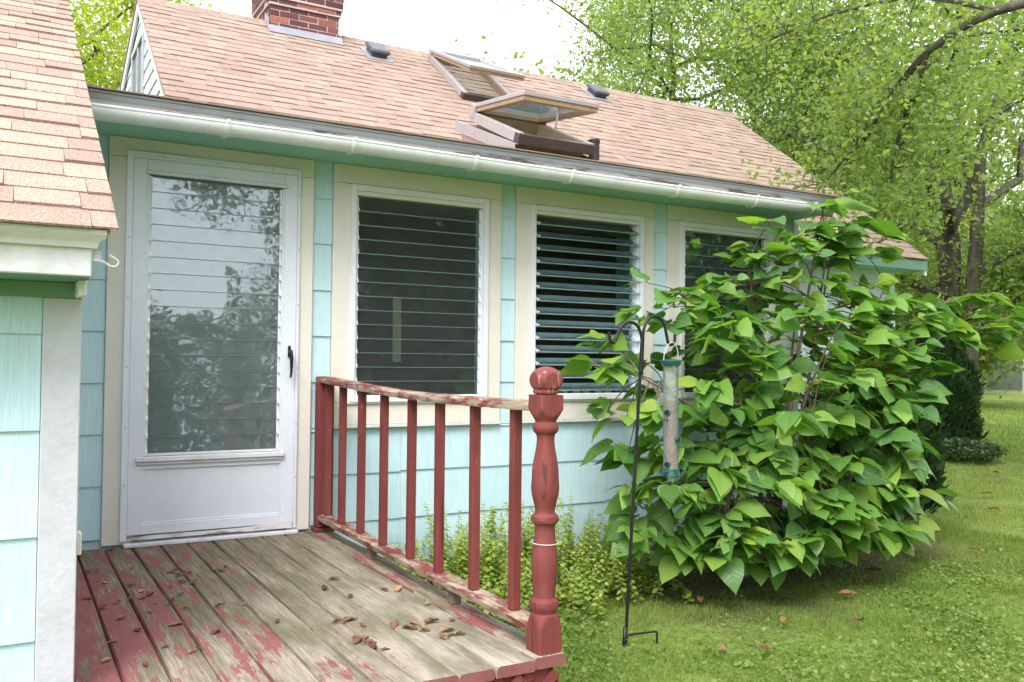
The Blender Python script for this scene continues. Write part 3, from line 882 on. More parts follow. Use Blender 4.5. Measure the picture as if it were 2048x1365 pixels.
part('rake_board', MB().add([(9.18, y, z) for y, z in ((EY0, EZ0 - .03), (RIDGE_Y, RIDGE_Z - .03), (RIDGE_Y, RIDGE_Z - .2), (EY0, EZ0 - .2))] + [(9.21, y, z) for y, z in ((EY0, EZ0 - .03), (RIDGE_Y, RIDGE_Z - .03), (RIDGE_Y, RIDGE_Z - .2), (EY0, EZ0 - .2))],
                            [(0, 1, 2, 3), (7, 6, 5, 4), (0, 4, 5, 1), (1, 5, 6, 2), (2, 6, 7, 3), (3, 7, 4, 0)]), 'white', house)

# left gable, facing -x
GX = 1.16
yf = lambda z: 2.605 + (z + 0.04 - 3.114) / T1
yb = lambda z: RIDGE_Y + (RIDGE_Z - z - 0.04) / 0.38
gable = part('gable_wall', MB().add([(GX, yf(2.5), 2.5), (GX, yb(2.5), 2.5), (GX, RIDGE_Y, RIDGE_Z - 0.04), (GX + 0.05, yf(2.5), 2.5), (GX + 0.05, yb(2.5), 2.5), (GX + 0.05, RIDGE_Y, RIDGE_Z - 0.04)],
                                    [(0, 2, 1), (3, 4, 5), (0, 1, 4, 3), (1, 2, 5, 4), (2, 0, 3, 5)]), 'siding_pale', house)
z = 2.75
while z < RIDGE_Z - 0.08:
    z2 = min(z + 0.155, RIDGE_Z - 0.06)
    a0, a1, b0, b1 = yf(z), yf(z2), yb(z), yb(z2)
    segs = [(a0, a1, b0, b1)]
    if z2 > 3.56 and z < 4.28: segs = [(a0, a1, 4.36, 4.36), (5.30, 5.30, b0, b1)]
    for (p0, p1, q0, q1) in segs:
        if q0 - p0 < 0.03: continue
        if q1 < p1: q1 = p1 = (p1 + q1) / 2
        part('clapboard', MB().add([(GX - 0.001, p0, z), (GX - 0.001, q0, z), (GX - 0.001, q1, z2), (GX - 0.001, p1, z2), (GX - 0.020, p0, z), (GX - 0.020, q0, z), (GX - 0.004, q1, z2 + .004), (GX - 0.004, p1, z2 + .004)],
                                   [(0, 3, 2, 1), (4, 5, 6, 7), (0, 1, 5, 4), (1, 2, 6, 5), (2, 3, 7, 6), (3, 0, 4, 7)]), 'siding_pale', gable)
    z += 0.155
gw = part('gable_window', MB().box(GX - 0.035, GX - 0.001, 4.36, 4.42, 3.56, 4.28, 0.003).box(GX - 0.035, GX - 0.001, 5.24, 5.30, 3.56, 4.28, 0.003)
          .box(GX - 0.035, GX - 0.001, 4.42, 5.24, 3.56, 3.62, 0.003).box(GX - 0.035, GX - 0.001, 4.42, 5.24, 4.22, 4.28, 0.003).box(GX - 0.030, GX - 0.001, 4.80, 4.84, 3.62, 4.22, 0.003), 'drip', house, loc=(GX, 4.4, 3.56))
part('pane', MB().box(GX - 0.012, GX - 0.004, 4.42, 4.80, 3.62, 4.22), 'vent', gw)
part('pane', MB().box(GX - 0.012, GX - 0.004, 4.84, 5.24, 3.62, 4.22), 'vent', gw)
def rake(x, ya, za, yb_, zb_, h=0.11, t=0.022):
    return MB().add([(x, ya, za), (x, yb_, zb_), (x, yb_, zb_ - h), (x, ya, za - h), (x + t, ya, za), (x + t, yb_, zb_), (x + t, yb_, zb_ - h), (x + t, ya, za - h)],
                    [(0, 1, 2, 3), (7, 6, 5, 4), (0, 4, 5, 1), (1, 5, 6, 2), (2, 6, 7, 3), (3, 7, 4, 0)])
part('rake_board', rake(1.112, 2.0, RZ(2.0) - .031, RIDGE_Y, RIDGE_Z - .031), 'white', gable)
part('rake_board', rake(1.112, RIDGE_Y + .001, RIDGE_Z - .031, 9.9, RIDGE_Z - .38 * (9.9 - RIDGE_Y) - .031), 'white', gable)

# --- chimney of single bricks round a mortar core
CX0, CX1, CY0, CY1 = 2.42, 3.19, 4.52, 5.15
chim = part('chimney', MB().box(CX0 + 0.004, CX1 - 0.004, CY0 + 0.004, CY1 - 0.004, 4.2, 4.84).box(CX0 - 0.018, CX1 + 0.018, CY0 - 0.018, CY1 + 0.018, 4.841, 4.908).box(CX0 - 0.038, CX1 + 0.038, CY0 - 0.038, CY1 + 0.038, 4.909, 5.95), 'mortar', house, loc=(2.8, 4.8, 4.4))
BM = mesh_of('brick', MB().box(0, 1, 0, 1, 0, 1, 0.0), (0, 0, 0), 'brick', False)
z, r = 4.52, 0
while z < 5.9:
    cor = 0.0 if z < 4.84 else (0.022 if z < 4.91 else 0.042)
    for face in range(2):
        L = (CX1 - CX0 if face == 0 else CY1 - CY0) + 2 * cor
        t = -0.107 if (r + face) % 2 else 0.0
        while t < L - 0.01:
            a, b = max(t, 0), min(t + 0.203, L)
            j = rnd.uniform(-.003, .003)
            if b - a > 0.02:
                if face == 0: inst('brick', BM, chim, (CX0 - cor + a, CY0 - cor + j, z), None, (b - a, 0.09, 0.058))
                else: inst('brick', BM, chim, (CX0 - cor + j, CY0 - cor + 0.0 + a, z), None, (0.09, b - a, 0.058)) if a > 0.05 else None
            t += 0.214
    z += 0.069; r += 1
fl = MB()
fl.add([(CX0 - .03, CY0 - .09, RZ(CY0 - .09) + .018), (CX1 + .03, CY0 - .09, RZ(CY0 - .09) + .018), (CX1 + .03, CY0 - .008, RZ(CY0) + .055), (CX0 - .03, CY0 - .008, RZ(CY0) + .055),
        (CX0 - .03, CY0 + .0, RZ(CY0) - .02), (CX1 + .03, CY0 + .0, RZ(CY0) - .02)], [(0, 1, 2, 3), (0, 4, 5, 1), (3, 2, 5, 4), (0, 3, 4), (1, 5, 2)])
fl.add([(CX0 - .012, CY0 - .008, RZ(CY0) - .02), (CX0 - .012, RIDGE_Y, RIDGE_Z), (CX0 - .012, RIDGE_Y, RIDGE_Z + .11), (CX0 - .012, CY0 - .008, RZ(CY0) + .12)], [(0, 1, 2, 3)])
part('flashing', fl, 'lead', chim)

# --- roof vents
Bm = basis((1, 0, 0), (0, 1 / math.hypot(1, T1), T1 / math.hypot(1, T1)))
def vent(x, y):
    M = Matrix.Translation((x, y, RZ(y) + 0.012)) @ Bm.to_4x4()
    b = MB(); b.box(-0.155, 0.155, -0.20, 0.17, 0.0, 0.008, 0.002, M)
    o = part('roof_vent', b, 'lead', house, loc=(x, y, RZ(y)))
    c = MB(); c.box(-0.115, 0.115, -0.15, 0.13, 0.045, 0.098, 0.018, M); c.box(-0.09, 0.09, -0.12, 0.10, 0.008, 0.045, 0.004, M)
    part('vent_cap', c, 'vent', o)
vent(3.575, 4.36); vent(6.64, 4.42)

# --- skylights
def skylight(name, M, w, L, hgt, open_deg, wood, clad, label):
    """local frame: x across, y up the slope, z off the roof; hinge at y=L."""
    b = MB(); t = 0.055
    b.box(0, t, 0, L, 0, hgt, 0.004, M); b.box(w - t, w, 0, L, 0, hgt, 0.004, M); b.box(t, w - t, L - t, L, 0, hgt, 0.004, M)
    o = part(name, b, clad, house, loc=M.translation)
    part('sill_bar', MB().box(-0.004, w + 0.004, -0.028, t - 0.004, -0.005, hgt - 0.008, 0.004, M), 'brown', o)
    lin = MB(); s = 0.016
    lin.box(t, t + s, t, L - t, -0.25, hgt - 0.01, 0, M); lin.box(w - t - s, w - t, t, L - t, -0.25, hgt - 0.01, 0, M)
    lin.box(t + s, w - t - s, L - t - s, L - t, -0.25, hgt - 0.01, 0, M); lin.box(t + s, w - t - s, t, t + s, -0.25, hgt - 0.012, 0, M)
    part('lining', lin, 'sashwood', o)
    H = M @ Matrix.Translation((0, L, hgt + 0.002)) @ Matrix.Rotation(math.radians(-open_deg), 4, 'X')
    q = MB(); f = 0.062
    q.box(0, f, -L, 0, 0.016, 0.05, 0.004, H); q.box(w - f, w, -L, 0, 0.016, 0.05, 0.004, H)
    q.box(f, w - f, -f, 0, 0.016, 0.05, 0.004, H); q.box(f, w - f, -L, -L + f, 0.016, 0.05, 0.004, H)
    part('sash_cladding', q, clad, o)
    q = MB()
    q.box(0.01, f + 0.01, -L + 0.01, -0.01, -0.02, 0.0155, 0.003, H); q.box(w - f - 0.01, w - 0.01, -L + 0.01, -0.01, -0.02, 0.0155, 0.003, H)
    q.box(f + 0.01, w - f - 0.01, -f - 0.01, -0.01, -0.02, 0.0155, 0.003, H); q.box(f + 0.01, w - f - 0.01, -L + 0.01, -L + f + 0.01, -0.02, 0.0155, 0.003, H)
    part('sash', q, wood, o)
    part('pane', MB().box(f - 0.005, w - f + 0.005, -L + f - 0.005, -f + 0.005, 0.018, 0.026, 0, H), 'skyglass', o)
    a = H @ Vector((w * 0.5, -L + 0.05, 0.0)); c = M @ Vector((w * 0.5, 0.05, hgt))
    if label is None: part('opener_arm', MB().tube([a, c], 0.008, 8), 'galv', o, smooth=True)
    for xx in (-0.006, w - 0.03): part('hinge', MB().box(xx, xx + 0.036, L - 0.075, L + 0.012, hgt - 0.05, hgt + 0.062, 0.004, M), clad, o)
    return o
ya = 3.58
s1 = skylight('skylight', Matrix.Translation((4.275, ya, RZ(ya) + 0.012)) @ Bm.to_4x4(), 0.70, 1.17, 0.075, 12, 'sashwood', 'mauve', 'upper')
part('blind', MB().box(0.075, 0.625, 0.075, 1.09, -0.02, -0.012, 0, Matrix.Translation((4.275, ya, RZ(ya) + 0.012)) @ Bm.to_4x4()), 'white', s1)
B2 = basis((1, 0, 0), (0, math.cos(math.radians(24)), math.sin(math.radians(24))))
M2 = Matrix.Translation((3.36, 0.78, 2.66)) @ B2.to_4x4()
s2 = skylight('skylight', M2, 0.70, 0.88, 0.085, 17, 'sashwood', 'mauve', None)
sk = MB()      # built-up kerb under the lower skylight, wedge on the low porch roof
b0 = 0.030
xa, xb = 3.36 - b0, 4.06 + b0
ya_, yb_ = 0.745, 1.66
zt = lambda y: 2.652 + math.tan(math.radians(24)) * (y - 0.78)
sk.add([(xa, ya_, pz(ya_) - .02), (xb, ya_, pz(ya_) - .02), (xb, yb_, pz(yb_) - .02), (xa, yb_, pz(yb_) - .02), (xa, ya_, zt(ya_) - .03), (xb, ya_, zt(ya_) - .03), (xb, yb_, zt(yb_) - .03), (xa, yb_, zt(yb_) - .03)],
       [(0, 1, 5, 4), (1, 2, 6, 5), (2, 3, 7, 6), (3, 0, 4, 7)])
part('kerb', sk, 'skirt', s2)
fs = MB()
fs.add([(xa - .006, ya_ - .01, zt(ya_) - .085), (xa - .006, yb_ + .12, zt(yb_) - .075), (xa - .006, yb_ + .12, zt(yb_) + .02), (xa - .006, ya_ - .01, zt(ya_) + .004), (xa + .026, yb_ + .12, zt(yb_) + .02), (xa + .026, ya_ - .01, zt(ya_) + .004)],
       [(0, 1, 2, 3), (3, 2, 4, 5)])
part('flashing', fs, 'mauve', s2)
part('vent_pipe', MB().tube([(4.165, 0.90, 2.42), (4.165, 0.90, 2.805)], 0.045, 12).tube([(4.165, 0.90, 2.79), (4.165, 0.90, 2.815)], 0.050, 12), 'brown', house, smooth=35)

# --- room behind the windows
room = part('room_floor', MB().box(0.12, 5.48, 0.112, 1.745, -0.02, 0.0), 'roomfloor', house)
part('room_ceiling', MB().box(0.12, 5.48, 0.112, 1.745, 2.18, 2.20), 'roomceil', house)
part('room_wall', MB().box(0.10, 0.13, 0.112, 1.745, 0.0, 2.18), 'roomdark', house)
iw = MB().box(5.465, 5.481, 0.112, 0.80, 0.0, 2.18)
part('room_end_wall', iw, 'siding', house)
part('room_end_door', MB().box(5.462, 5.481, 0.82, 1.72, 0.0, 2.10), 'roomdark', house)
part('room_partition', MB().box(1.52, 1.56, 0.112, 1.3, 0.0, 2.18), 'roomdark', house)
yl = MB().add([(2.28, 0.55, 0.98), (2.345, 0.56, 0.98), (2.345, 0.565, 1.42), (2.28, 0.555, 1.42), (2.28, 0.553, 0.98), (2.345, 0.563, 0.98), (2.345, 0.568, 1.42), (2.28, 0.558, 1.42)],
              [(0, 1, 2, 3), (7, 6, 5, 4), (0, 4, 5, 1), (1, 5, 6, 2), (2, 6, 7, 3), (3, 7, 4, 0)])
o = part('light_strip', yl, 'yellow', None, loc=(2.31, 0.56, 1.42))  # added panel; its yellow stands in for a sun-lit strip indoors
meta(o, 'narrow pale yellow panel standing in for a strip of light behind the dark louvres beside the door', 'light strip')
part('shelf', MB().box(3.02, 3.96, 0.114, 0.30, 0.735, 0.752, 0.002), 'roomfloor', house)
for i in range(8):
    xg = 3.16 + i * 0.095
    tb = MB().lathe([(0, 0.026), (0.004, 0.027), (0.09, 0.034), (0.09, 0.031), (0.008, 0.024)], (xg, 0.20 + 0.012 * (i % 2), 0.7525), 16)
    o = part('drinking_glass', tb, 'tumbler', None, loc=(xg, 0.20, 0.7525), smooth=40)
    meta(o, 'clear drinking glass in the row on the sill inside the open louvre window', 'glass', 'glasses on the inside window sill')

# ================================================================== SIDE WING (low eave beside the deck)
wing = thing('side_wing', 'low aqua shingled wing with white corner board and tan shingle roof beside deck', 'building', (-0.6, -1.2, GZ))
WY = -2.15
mb = MB().box(-3.0, 0.180, WY + 0.002, WY + 0.12, GZ - 0.1, 1.19)
mb.add([(x, y, z) for x in (0.10, 0.181) for y, z in ((WY + .121, GZ - .1), (-.02, GZ - .1), (-.02, 2.1), (-.45, 2.1), (WY + .121, 1.45))],
       [(0, 1, 2, 3, 4), (9, 8, 7, 6, 5), (0, 5, 6, 1), (1, 6, 7, 2), (2, 7, 8, 3), (3, 8, 9, 4), (4, 9, 5, 0)])
wwall = part('wall', mb, 'siding', wing)
siding(wwall, -1.6, 0.0935, GZ, 1.16, WY + 0.001, [-0.446, -0.138, 0.167, 0.467, 0.772, 1.048], 0.24, 0.55)
part('corner_board', MB().box(0.0945, 0.1965, WY - 0.020, WY + 0.001, GZ, 1.157, 0.003).box(0.182, 0.1962, WY + 0.0015, WY + 0.08, GZ, 1.157, 0.002), 'cornerwhite', wing)
part('frieze_board', MB().box(-3.0, 0.1975, WY - 0.024, WY + 0.001, 1.1575, 1.203, 0.002), 'frieze', wing)
part('frieze_block', MB().box(0.176, 0.1985, WY - 0.150, WY - 0.0245, 1.158, 1.203, 0.003), 'oldwhite', wing)
part('soffit', MB().box(-3.0, 0.1985, -2.385, WY - 0.001, 1.2035, 1.212), 'frieze', wing)
part('fascia', MB().box(-0.018, 0.2015, -2.405, -2.3855, 1.2045, 1.290, 0.003).box(-3.0, -0.020, -2.405, -2.3855, 1.2045, 1.290, 0.003), 'oldwhite', wing)
# crown moulding under the shingle edge
prof = [(-2.4055, 1.281), (-2.418, 1.281), (-2.421, 1.290), (-2.424, 1.296), (-2.434, 1.306), (-2.445, 1.316), (-2.447, 1.328), (-2.4055, 1.328)]
n = len(prof); m = MB()
m.add([(-3.0, y, z) for y, z in prof] + [(0.214 + (0.02 if i in (4, 5, 6, 7) else 0.0), y, z) for i, (y, z) in enumerate(prof)],
      [(i, (i + 1) % n, n + (i + 1) % n, n + i) for i in range(n)] + [tuple(range(n))[::-1], tuple(range(n, 2 * n))])
part('crown_moulding', m, 'oldwhite', wing)
TW = 0.575
wz = lambda y: 1.335 + TW * (y + 2.45)
mb = MB(); slab(mb, -3.0, 0.243, -2.44, wz(-2.44) - 0.002, 1.95, wz(1.95) - 0.002, 0.02)
slab(mb, -3.0, 0.243, 1.95, wz(1.95) - 0.002, 5.5, wz(1.95) - 0.6, 0.02)
wroof = part('roof', mb, 'shingle_near', wing, loc=(-1, -0.5, 2.0))
shingle_field(wroof, -2.0, 0.262, -2.462, wz(-2.462), TW, math.hypot(4.4, 4.4 * TW), 0.128, TAB_NEAR_ME, 'shingle_near', (0.10, 0.24), 0.0105,
              lambda c: c.x > -0.35 and c.y < 1.2, n_max=280, edge_jit=0.006)
part('rake_board', rake(0.206, -2.385, wz(-2.385) - .026, 1.9, wz(1.9) - .026, 0.10, 0.02), 'oldwhite', wing)
hk = MB().tube([(0.198, -2.395, 1.250), (0.222, -2.395, 1.250), (0.232, -2.395, 1.248), (0.246, -2.395, 1.238), (0.256, -2.395, 1.235), (0.265, -2.395, 1.238), (0.270, -2.395, 1.246), (0.267, -2.395, 1.254), (0.258, -2.395, 1.260), (0.246, -2.395, 1.267)], 0.0032, 10)
part('hook', hk, 'steel', wing, smooth=True)
o = part('utility_box', MB().box(0.197, 0.212, -2.125, -2.085, 0.395, 0.462, 0.003), 'cream', wing)

# ================================================================== DECK
deck = thing('deck', 'weathered red painted wooden deck with turned newel post and peeling handrail', 'deck', (0.95, -1.3, GZ))
BX = [0.205, 0.338, 0.468, 0.602, 0.737, 0.870, 1.002, 1.125, 1.265, 1.395, 1.541, 1.672]
def board_mesh(x0, x1, y0, y1, z0, z1, seed):
    """deck board with eased edges, slight cup and waviness."""
    r = random.Random(seed); mb = MB()
    ny = 16; b = 0.006
    prof = [(0, 0), (0, 0.7), (0.04, 0.94), (0.10, 1.0), (0.5, 0.985), (0.90, 1.0), (0.96, 0.94), (1, 0.7), (1, 0)]
    ph = r.uniform(0, 6); vs = []
    for i in range(ny + 1):
        y = y0 + (y1 - y0) * i / ny
        dz = 0.0022 * math.sin(ph + 3.1 * y) + 0.0015 * math.sin(ph * 2 + 7 * y)
        dx = 0.0016 * math.sin(ph * 3 + 2.3 * y)
        for a, c in prof: vs.append((x0 + (x1 - x0) * a + dx, y, z0 + (z1 - z0) * c + dz))
    n = len(prof)
    fs = [(i * n + k, i * n + (k + 1) % n, (i + 1) * n + (k + 1) % n, (i + 1) * n + k) for i in range(ny) for k in range(n)]
    mb.add(vs, fs + [tuple(range(n))[::-1], tuple(ny * n + k for k in range(n))])
    return mb
for i in range(11):
    y0 = -2.545 + rnd.uniform(-0.006, 0.006)
    part('deck_board', board_mesh(BX[i] + 0.002, BX[i + 1] - 0.002, y0, -0.030, -0.038, 0.0 + rnd.uniform(-.0015, .0015), i), 'deck', deck, loc=(BX[i], -1.3, -0.02), smooth=40)
jb = MB()
for y in (-0.35, -0.9, -1.45, -2.0): jb.box(0.22, 1.63, y - 0.019, y + 0.019, -0.18, -0.0395)
part('joists', jb, 'dirtwood', deck)
part('rim_joist', MB().box(0.21, 1.632, -2.520, -2.482, -0.185, -0.0395, 0.003), 'redpost', deck)
part('rim_joist', MB().box(1.600, 1.638, -2.481, -0.03, -0.185, -0.0395, 0.003), 'redpost', deck)
sup = MB()
for x in (0.30, 1.57):
    for y in (-2.44, -0.4): sup.box(x - .045, x + .045, y - .045, y + .045, GZ - 0.05, -0.19, 0.003)
part('support_post', sup, 'dirtwood', deck)
# lattice skirt: single diagonal strips on the front and right faces
def strip(p0, p1, wv, nv, w=0.036, t=0.007):
    p0, p1, nv = Vector(p0), Vector(p1), Vector(nv)
    d = (p1 - p0).normalized(); s = d.cross(nv).normalized() * w / 2; n_ = nv.normalized() * t
    vs = [p0 - s, p0 + s, p1 + s, p1 - s, p0 - s + n_, p0 + s + n_, p1 + s + n_, p1 - s + n_]
    return MB().add(vs, [(0, 1, 2, 3), (7, 6, 5, 4), (0, 4, 5, 1), (1, 5, 6, 2), (2, 6, 7, 3), (3, 7, 4, 0)])
H0, H1 = GZ + 0.01, -0.046
hh = H1 - H0
for k in range(16):
    for d, lay in ((1, 0.0), (-1, 0.0075)):
        t0 = -hh + k * 0.110
        for face in (0, 1):
            # along front (x) or right side (y); clip diagonal to the panel length
            Lf = 1.42 if face == 0 else 2.44
            tt = -hh + k * (0.110 if face == 0 else 0.17)
            a, b = tt, tt + hh
            ca, cb = max(a, 0), min(b, Lf)
            if cb - ca < 0.03: continue
            za, zb = H0 + (ca - a), H0 + (cb - a)
            if d < 0: za, zb = H1 - (ca - a), H1 - (cb - a)
            if face == 0: part('lattice_strip', strip((0.215 + ca, -2.5275 - lay, za), (0.215 + cb, -2.5275 - lay, zb), 0, (0, -1, 0)), 'redpost', deck)
            else: part('lattice_strip', strip((1.6455 + lay, -2.515 + ca, za), (1.6455 + lay, -2.515 + cb, zb), 0, (1, 0, 0)), 'redpost', deck)
# step in front
o = part('step_tread', board_mesh(0.0, 0.28, -1.20, -0.25, -0.038, 0.0, 51), 'deck', deck, loc=(0, 0, 0))
o.rotation_euler = (0, 0, math.pi / 2)
o.location = Vector((0.02, -2.835, -0.165)) - WL[deck.name]
part('step_riser', MB().box(0.25, 1.18, -2.58, -2.556, GZ, -0.206, 0.003), 'red', deck)
part('step_stringer', MB().box(1.14, 1.178, -2.82, -2.585, GZ, -0.206, 0.003).box(0.25, 0.288, -2.82, -2.585, GZ, -0.206, 0.003), 'red', deck)

# newel post: a square blank turned between its blocks
PCX, PCY, HB = 1.614, -2.484, 0.0455
pr = []
def ease(a, b, z0, z1, n, f=lambda t: t * t * (3 - 2 * t)):
    for i in range(1, n + 1):
        t = i / n; pr.append((z0 + (z1 - z0) * t, a + (b - a) * f(t)))
BIG = HB * 1.45
pr += [(0.0, BIG), (0.055, BIG), (0.070, 0.0655)]
ease(0.0655, 0.046, 0.070, 0.128, 7, lambda t: t)
pr += [(0.133, 0.040), (0.140, 0.041), (0.150, 0.049), (0.163, 0.052), (0.174, 0.049), (0.180, 0.042), (0.186, 0.038)]
ease(0.038, 0.0455, 0.186, 0.300, 8)
ease(0.0455, 0.035, 0.300, 0.405, 8)
pr += [(0.425, 0.034), (0.433, 0.038), (0.440, 0.046), (0.450, 0.049), (0.460, 0.046), (0.467, 0.037), (0.473, 0.034)]
ease(0.034, 0.0485, 0.473, 0.555, 8)
ease(0.0485, 0.046, 0.555, 0.60, 4)
ease(0.046, 0.030, 0.60, 0.725, 9)
pr += [(0.738, 0.033), (0.744, 0.040), (0.752, 0.044), (0.763, 0.045), (0.773, 0.041), (0.780, 0.036), (0.785, 0.037)]
ease(0.037, 0.064, 0.785, 0.828, 7, lambda t: t)
pr += [(0.832, BIG), (0.868, BIG), (0.872, 0.060), (0.873, 0.044)]
post = part('newel_post', MB().lathe(pr, (PCX, PCY, 0.001), 48, HB), 'redpost', deck, loc=(PCX, PCY, 0.0), smooth=32)
fp = [(0.8735, 0.034), (0.877, 0.043), (0.885, 0.045), (0.892, 0.041), (0.895, 0.036)]
R0, zc = 0.058, 0.926
for i in range(1, 20):
    a = -0.62 * math.pi / 2 + (0.62 + 1.0) * math.pi / 2 * i / 19.5
    fp.append((zc - 0.004 + 0.047 * math.sin(a), max(R0 * math.cos(a), 0.002)))
part('finial', MB().lathe(fp, (PCX, PCY, 0.001), 48, 0.0485), 'finial', post, smooth=28)
tie = MB(); ring = [(PCX + 0.0475 * math.cos(t), PCY + 0.0475 * math.sin(t), 0.372 + 0.002 * math.sin(t)) for t in [2 * math.pi * i / 24 for i in range(25)]]
tie.tube(ring, 0.0010, 6, False)
part('string', tie, 'bracket', post, smooth=True)
# wall post, rails, balusters
wp = part('wall_post', MB().box(1.568, 1.658, -0.108, -0.030, 0.030, 0.858, 0.003), 'red', deck)
part('post_base', MB().box(1.556, 1.672, -0.112, -0.022, 0.0005, 0.026, 0.003), 'redpost', deck)
HR = [(0.0, 0.895), (-0.30, 0.885), (-0.70, 0.866), (-1.10, 0.852), (-1.5, 0.845), (-1.9, 0.845), (-2.2, 0.848), (-2.445, 0.851)]
hr = MB(); vs = []; prf = [(-0.040, -0.034), (-0.044, -0.012), (-0.036, -0.002), (-0.012, 0.001), (0.014, 0.001), (0.036, -0.003), (0.044, -0.012), (0.040, -0.034)]
ny = 40
def hz(y):
    for (a, za), (b, zb) in zip(HR[:-1], HR[1:]):
        if a >= y >= b: return za + (zb - za) * (a - y) / (a - b)
    return HR[-1][1]
for i in range(ny + 1):
    y = -0.034 + (-2.440 + 0.034) * i / ny
    z = sum(hz(min(0, max(-2.445, y + d))) for d in (-.2, -.1, 0, .1, .2)) / 5
    for k, (dx, dz) in enumerate(prf):
        w = 1.0 + 0.05 * math.sin(i * 1.7 + k) * (1 if i > 8 else 0.3)
        vs.append((PCX - 0.002 + dx * w, y, z + dz + 0.0012 * math.sin(i * 2.9 + k * 1.3)))
n = len(prf)
hr.add(vs, [(i * n + k, i * n + (k + 1) % n, (i + 1) * n + (k + 1) % n, (i + 1) * n + k) for i in range(ny) for k in range(n)] + [tuple(range(n))[::-1], tuple(ny * n + k for k in range(n))])
part('handrail', hr, 'redpeel', deck, smooth=50)
br = MB(); vs = []; prf = [(-0.040, -0.030), (-0.043, -0.006), (-0.036, 0.0), (0.036, 0.0), (0.043, -0.006), (0.040, -0.030)]
for i in range(ny + 1):
    y = -0.070 + (-2.438 + 0.070) * i / ny
    z = 0.094 + 0.010 * max(0, 1 + y / 1.0) + 0.001 * math.sin(i * 1.9)
    for k, (dx, dz) in enumerate(prf): vs.append((PCX - 0.002 + dx, y, z + dz + 0.001 * math.sin(i * 2.3 + k)))
n = len(prf)
br.add(vs, [(i * n + k, i * n + (k + 1) % n, (i + 1) * n + (k + 1) % n, (i + 1) * n + k) for i in range(ny) for k in range(n)] + [tuple(range(n))[::-1], tuple(ny * n + k for k in range(n))])
part('bottom_rail', br, 'redpeel', deck, smooth=50)
for y in (-0.155, -0.395, -0.70, -1.015, -1.345, -1.645, -1.968, -2.29):
    z0 = 0.094 + 0.010 * max(0, 1 + y) + 0.0005
    t = rnd.uniform(-0.004, 0.004); dx = rnd.uniform(-.004, .004)
    M = Matrix.Translation((PCX - 0.004 + dx, y, z0)) @ Matrix.Rotation(t, 4, 'X') @ Matrix.Rotation(rnd.uniform(-.05, .05), 4, 'Z')
    b = MB().box(-0.0175, 0.0175, -0.0175, 0.0175, 0, hz(y) - 0.034 - z0 + 0.0, 0.002, M)
    part('baluster', b, 'red', deck, loc=(PCX, y, z0))
for y in (-0.86, -1.80):
    part('rail_block', MB().box(PCX - 0.024, PCX + 0.018, y - 0.02, y + 0.02, 0.0015, 0.066, 0.002), 'dirtwood', deck)

# ================================================================== SHEPHERD HOOK AND BIRD FEEDER
hookp = thing('shepherd_hook', 'leaning black metal double shepherd hook pole standing in the lawn', 'garden hook', (2.775, -1.4, GZ))
base, topp = Vector((2.775, -1.4, GZ - 0.08)), Vector((2.872, -1.4, 1.09))
pl = MB()
pts = [base.lerp(topp, i / 24) for i in range(25)]
pl.tube(pts, [0.0085] * 25, 8)
tw = [base.lerp(topp, 0.25 + 0.65 * i / 60) + Vector((0.0045 * math.cos(i * 0.55), 0.0045 * math.sin(i * 0.55), 0)) for i in range(61)]
pl.tube(tw, 0.006, 6)
part('pole', pl, 'black', hookp, smooth=40)
def arc_pts(ctrl, n=8):
    out = []
    P = [Vector(c) for c in ctrl]
    for i in range(len(P) - 1):
        p0, p1, p2, p3 = P[max(i - 1, 0)], P[i], P[i + 1], P[min(i + 2, len(P) - 1)]
        for k in range(n):
            t = k / n
            out.append(0.5 * ((2 * p1) + (p2 - p0) * t + (2 * p0 - 5 * p1 + 4 * p2 - p3) * t * t + (3 * p1 - p0 - 3 * p2 + p3) * t ** 3))
    return out + [P[-1]]
Yh = -1.4
part('hook_arm', MB().tube(arc_pts([(2.862, Yh - .008, 0.93), (2.866, Yh - .008, 1.06), (2.862, Yh - .008, 1.13), (2.835, Yh - .008, 1.180), (2.785, Yh - .008, 1.197), (2.735, Yh - .008, 1.172), (2.708, Yh - .008, 1.122), (2.688, Yh - .008, 1.090), (2.665, Yh - .008, 1.100), (2.657, Yh - .008, 1.142)]), 0.0082, 10), 'black', hookp, smooth=True)
part('hook_arm', MB().tube(arc_pts([(2.877, Yh + .006, 0.93), (2.884, Yh + .006, 1.10), (2.892, Yh + .006, 1.17), (2.925, Yh + .006, 1.222), (2.975, Yh + .006, 1.232), (3.020, Yh + .006, 1.200), (3.040, Yh + .006, 1.140), (3.052, Yh + .006, 1.098), (3.075, Yh + .006, 1.086), (3.095, Yh + .006, 1.105), (3.098, Yh + .006, 1.142)]), 0.0082, 10), 'black', hookp, smooth=True)
part('step_foot', MB().tube(arc_pts([(2.778, Yh - .0, -0.40), (2.80, Yh - .01, -0.398), (2.90, Yh - .03, -0.396), (2.945, Yh - .04, -0.396), (2.95, Yh - .042, -0.42), (2.95, Yh - .042, -0.50)], 4), 0.006, 8)
     .tube([(2.778, Yh, -0.36), (2.77, Yh, -0.50)], 0.011, 8), 'black', hookp, smooth=True)

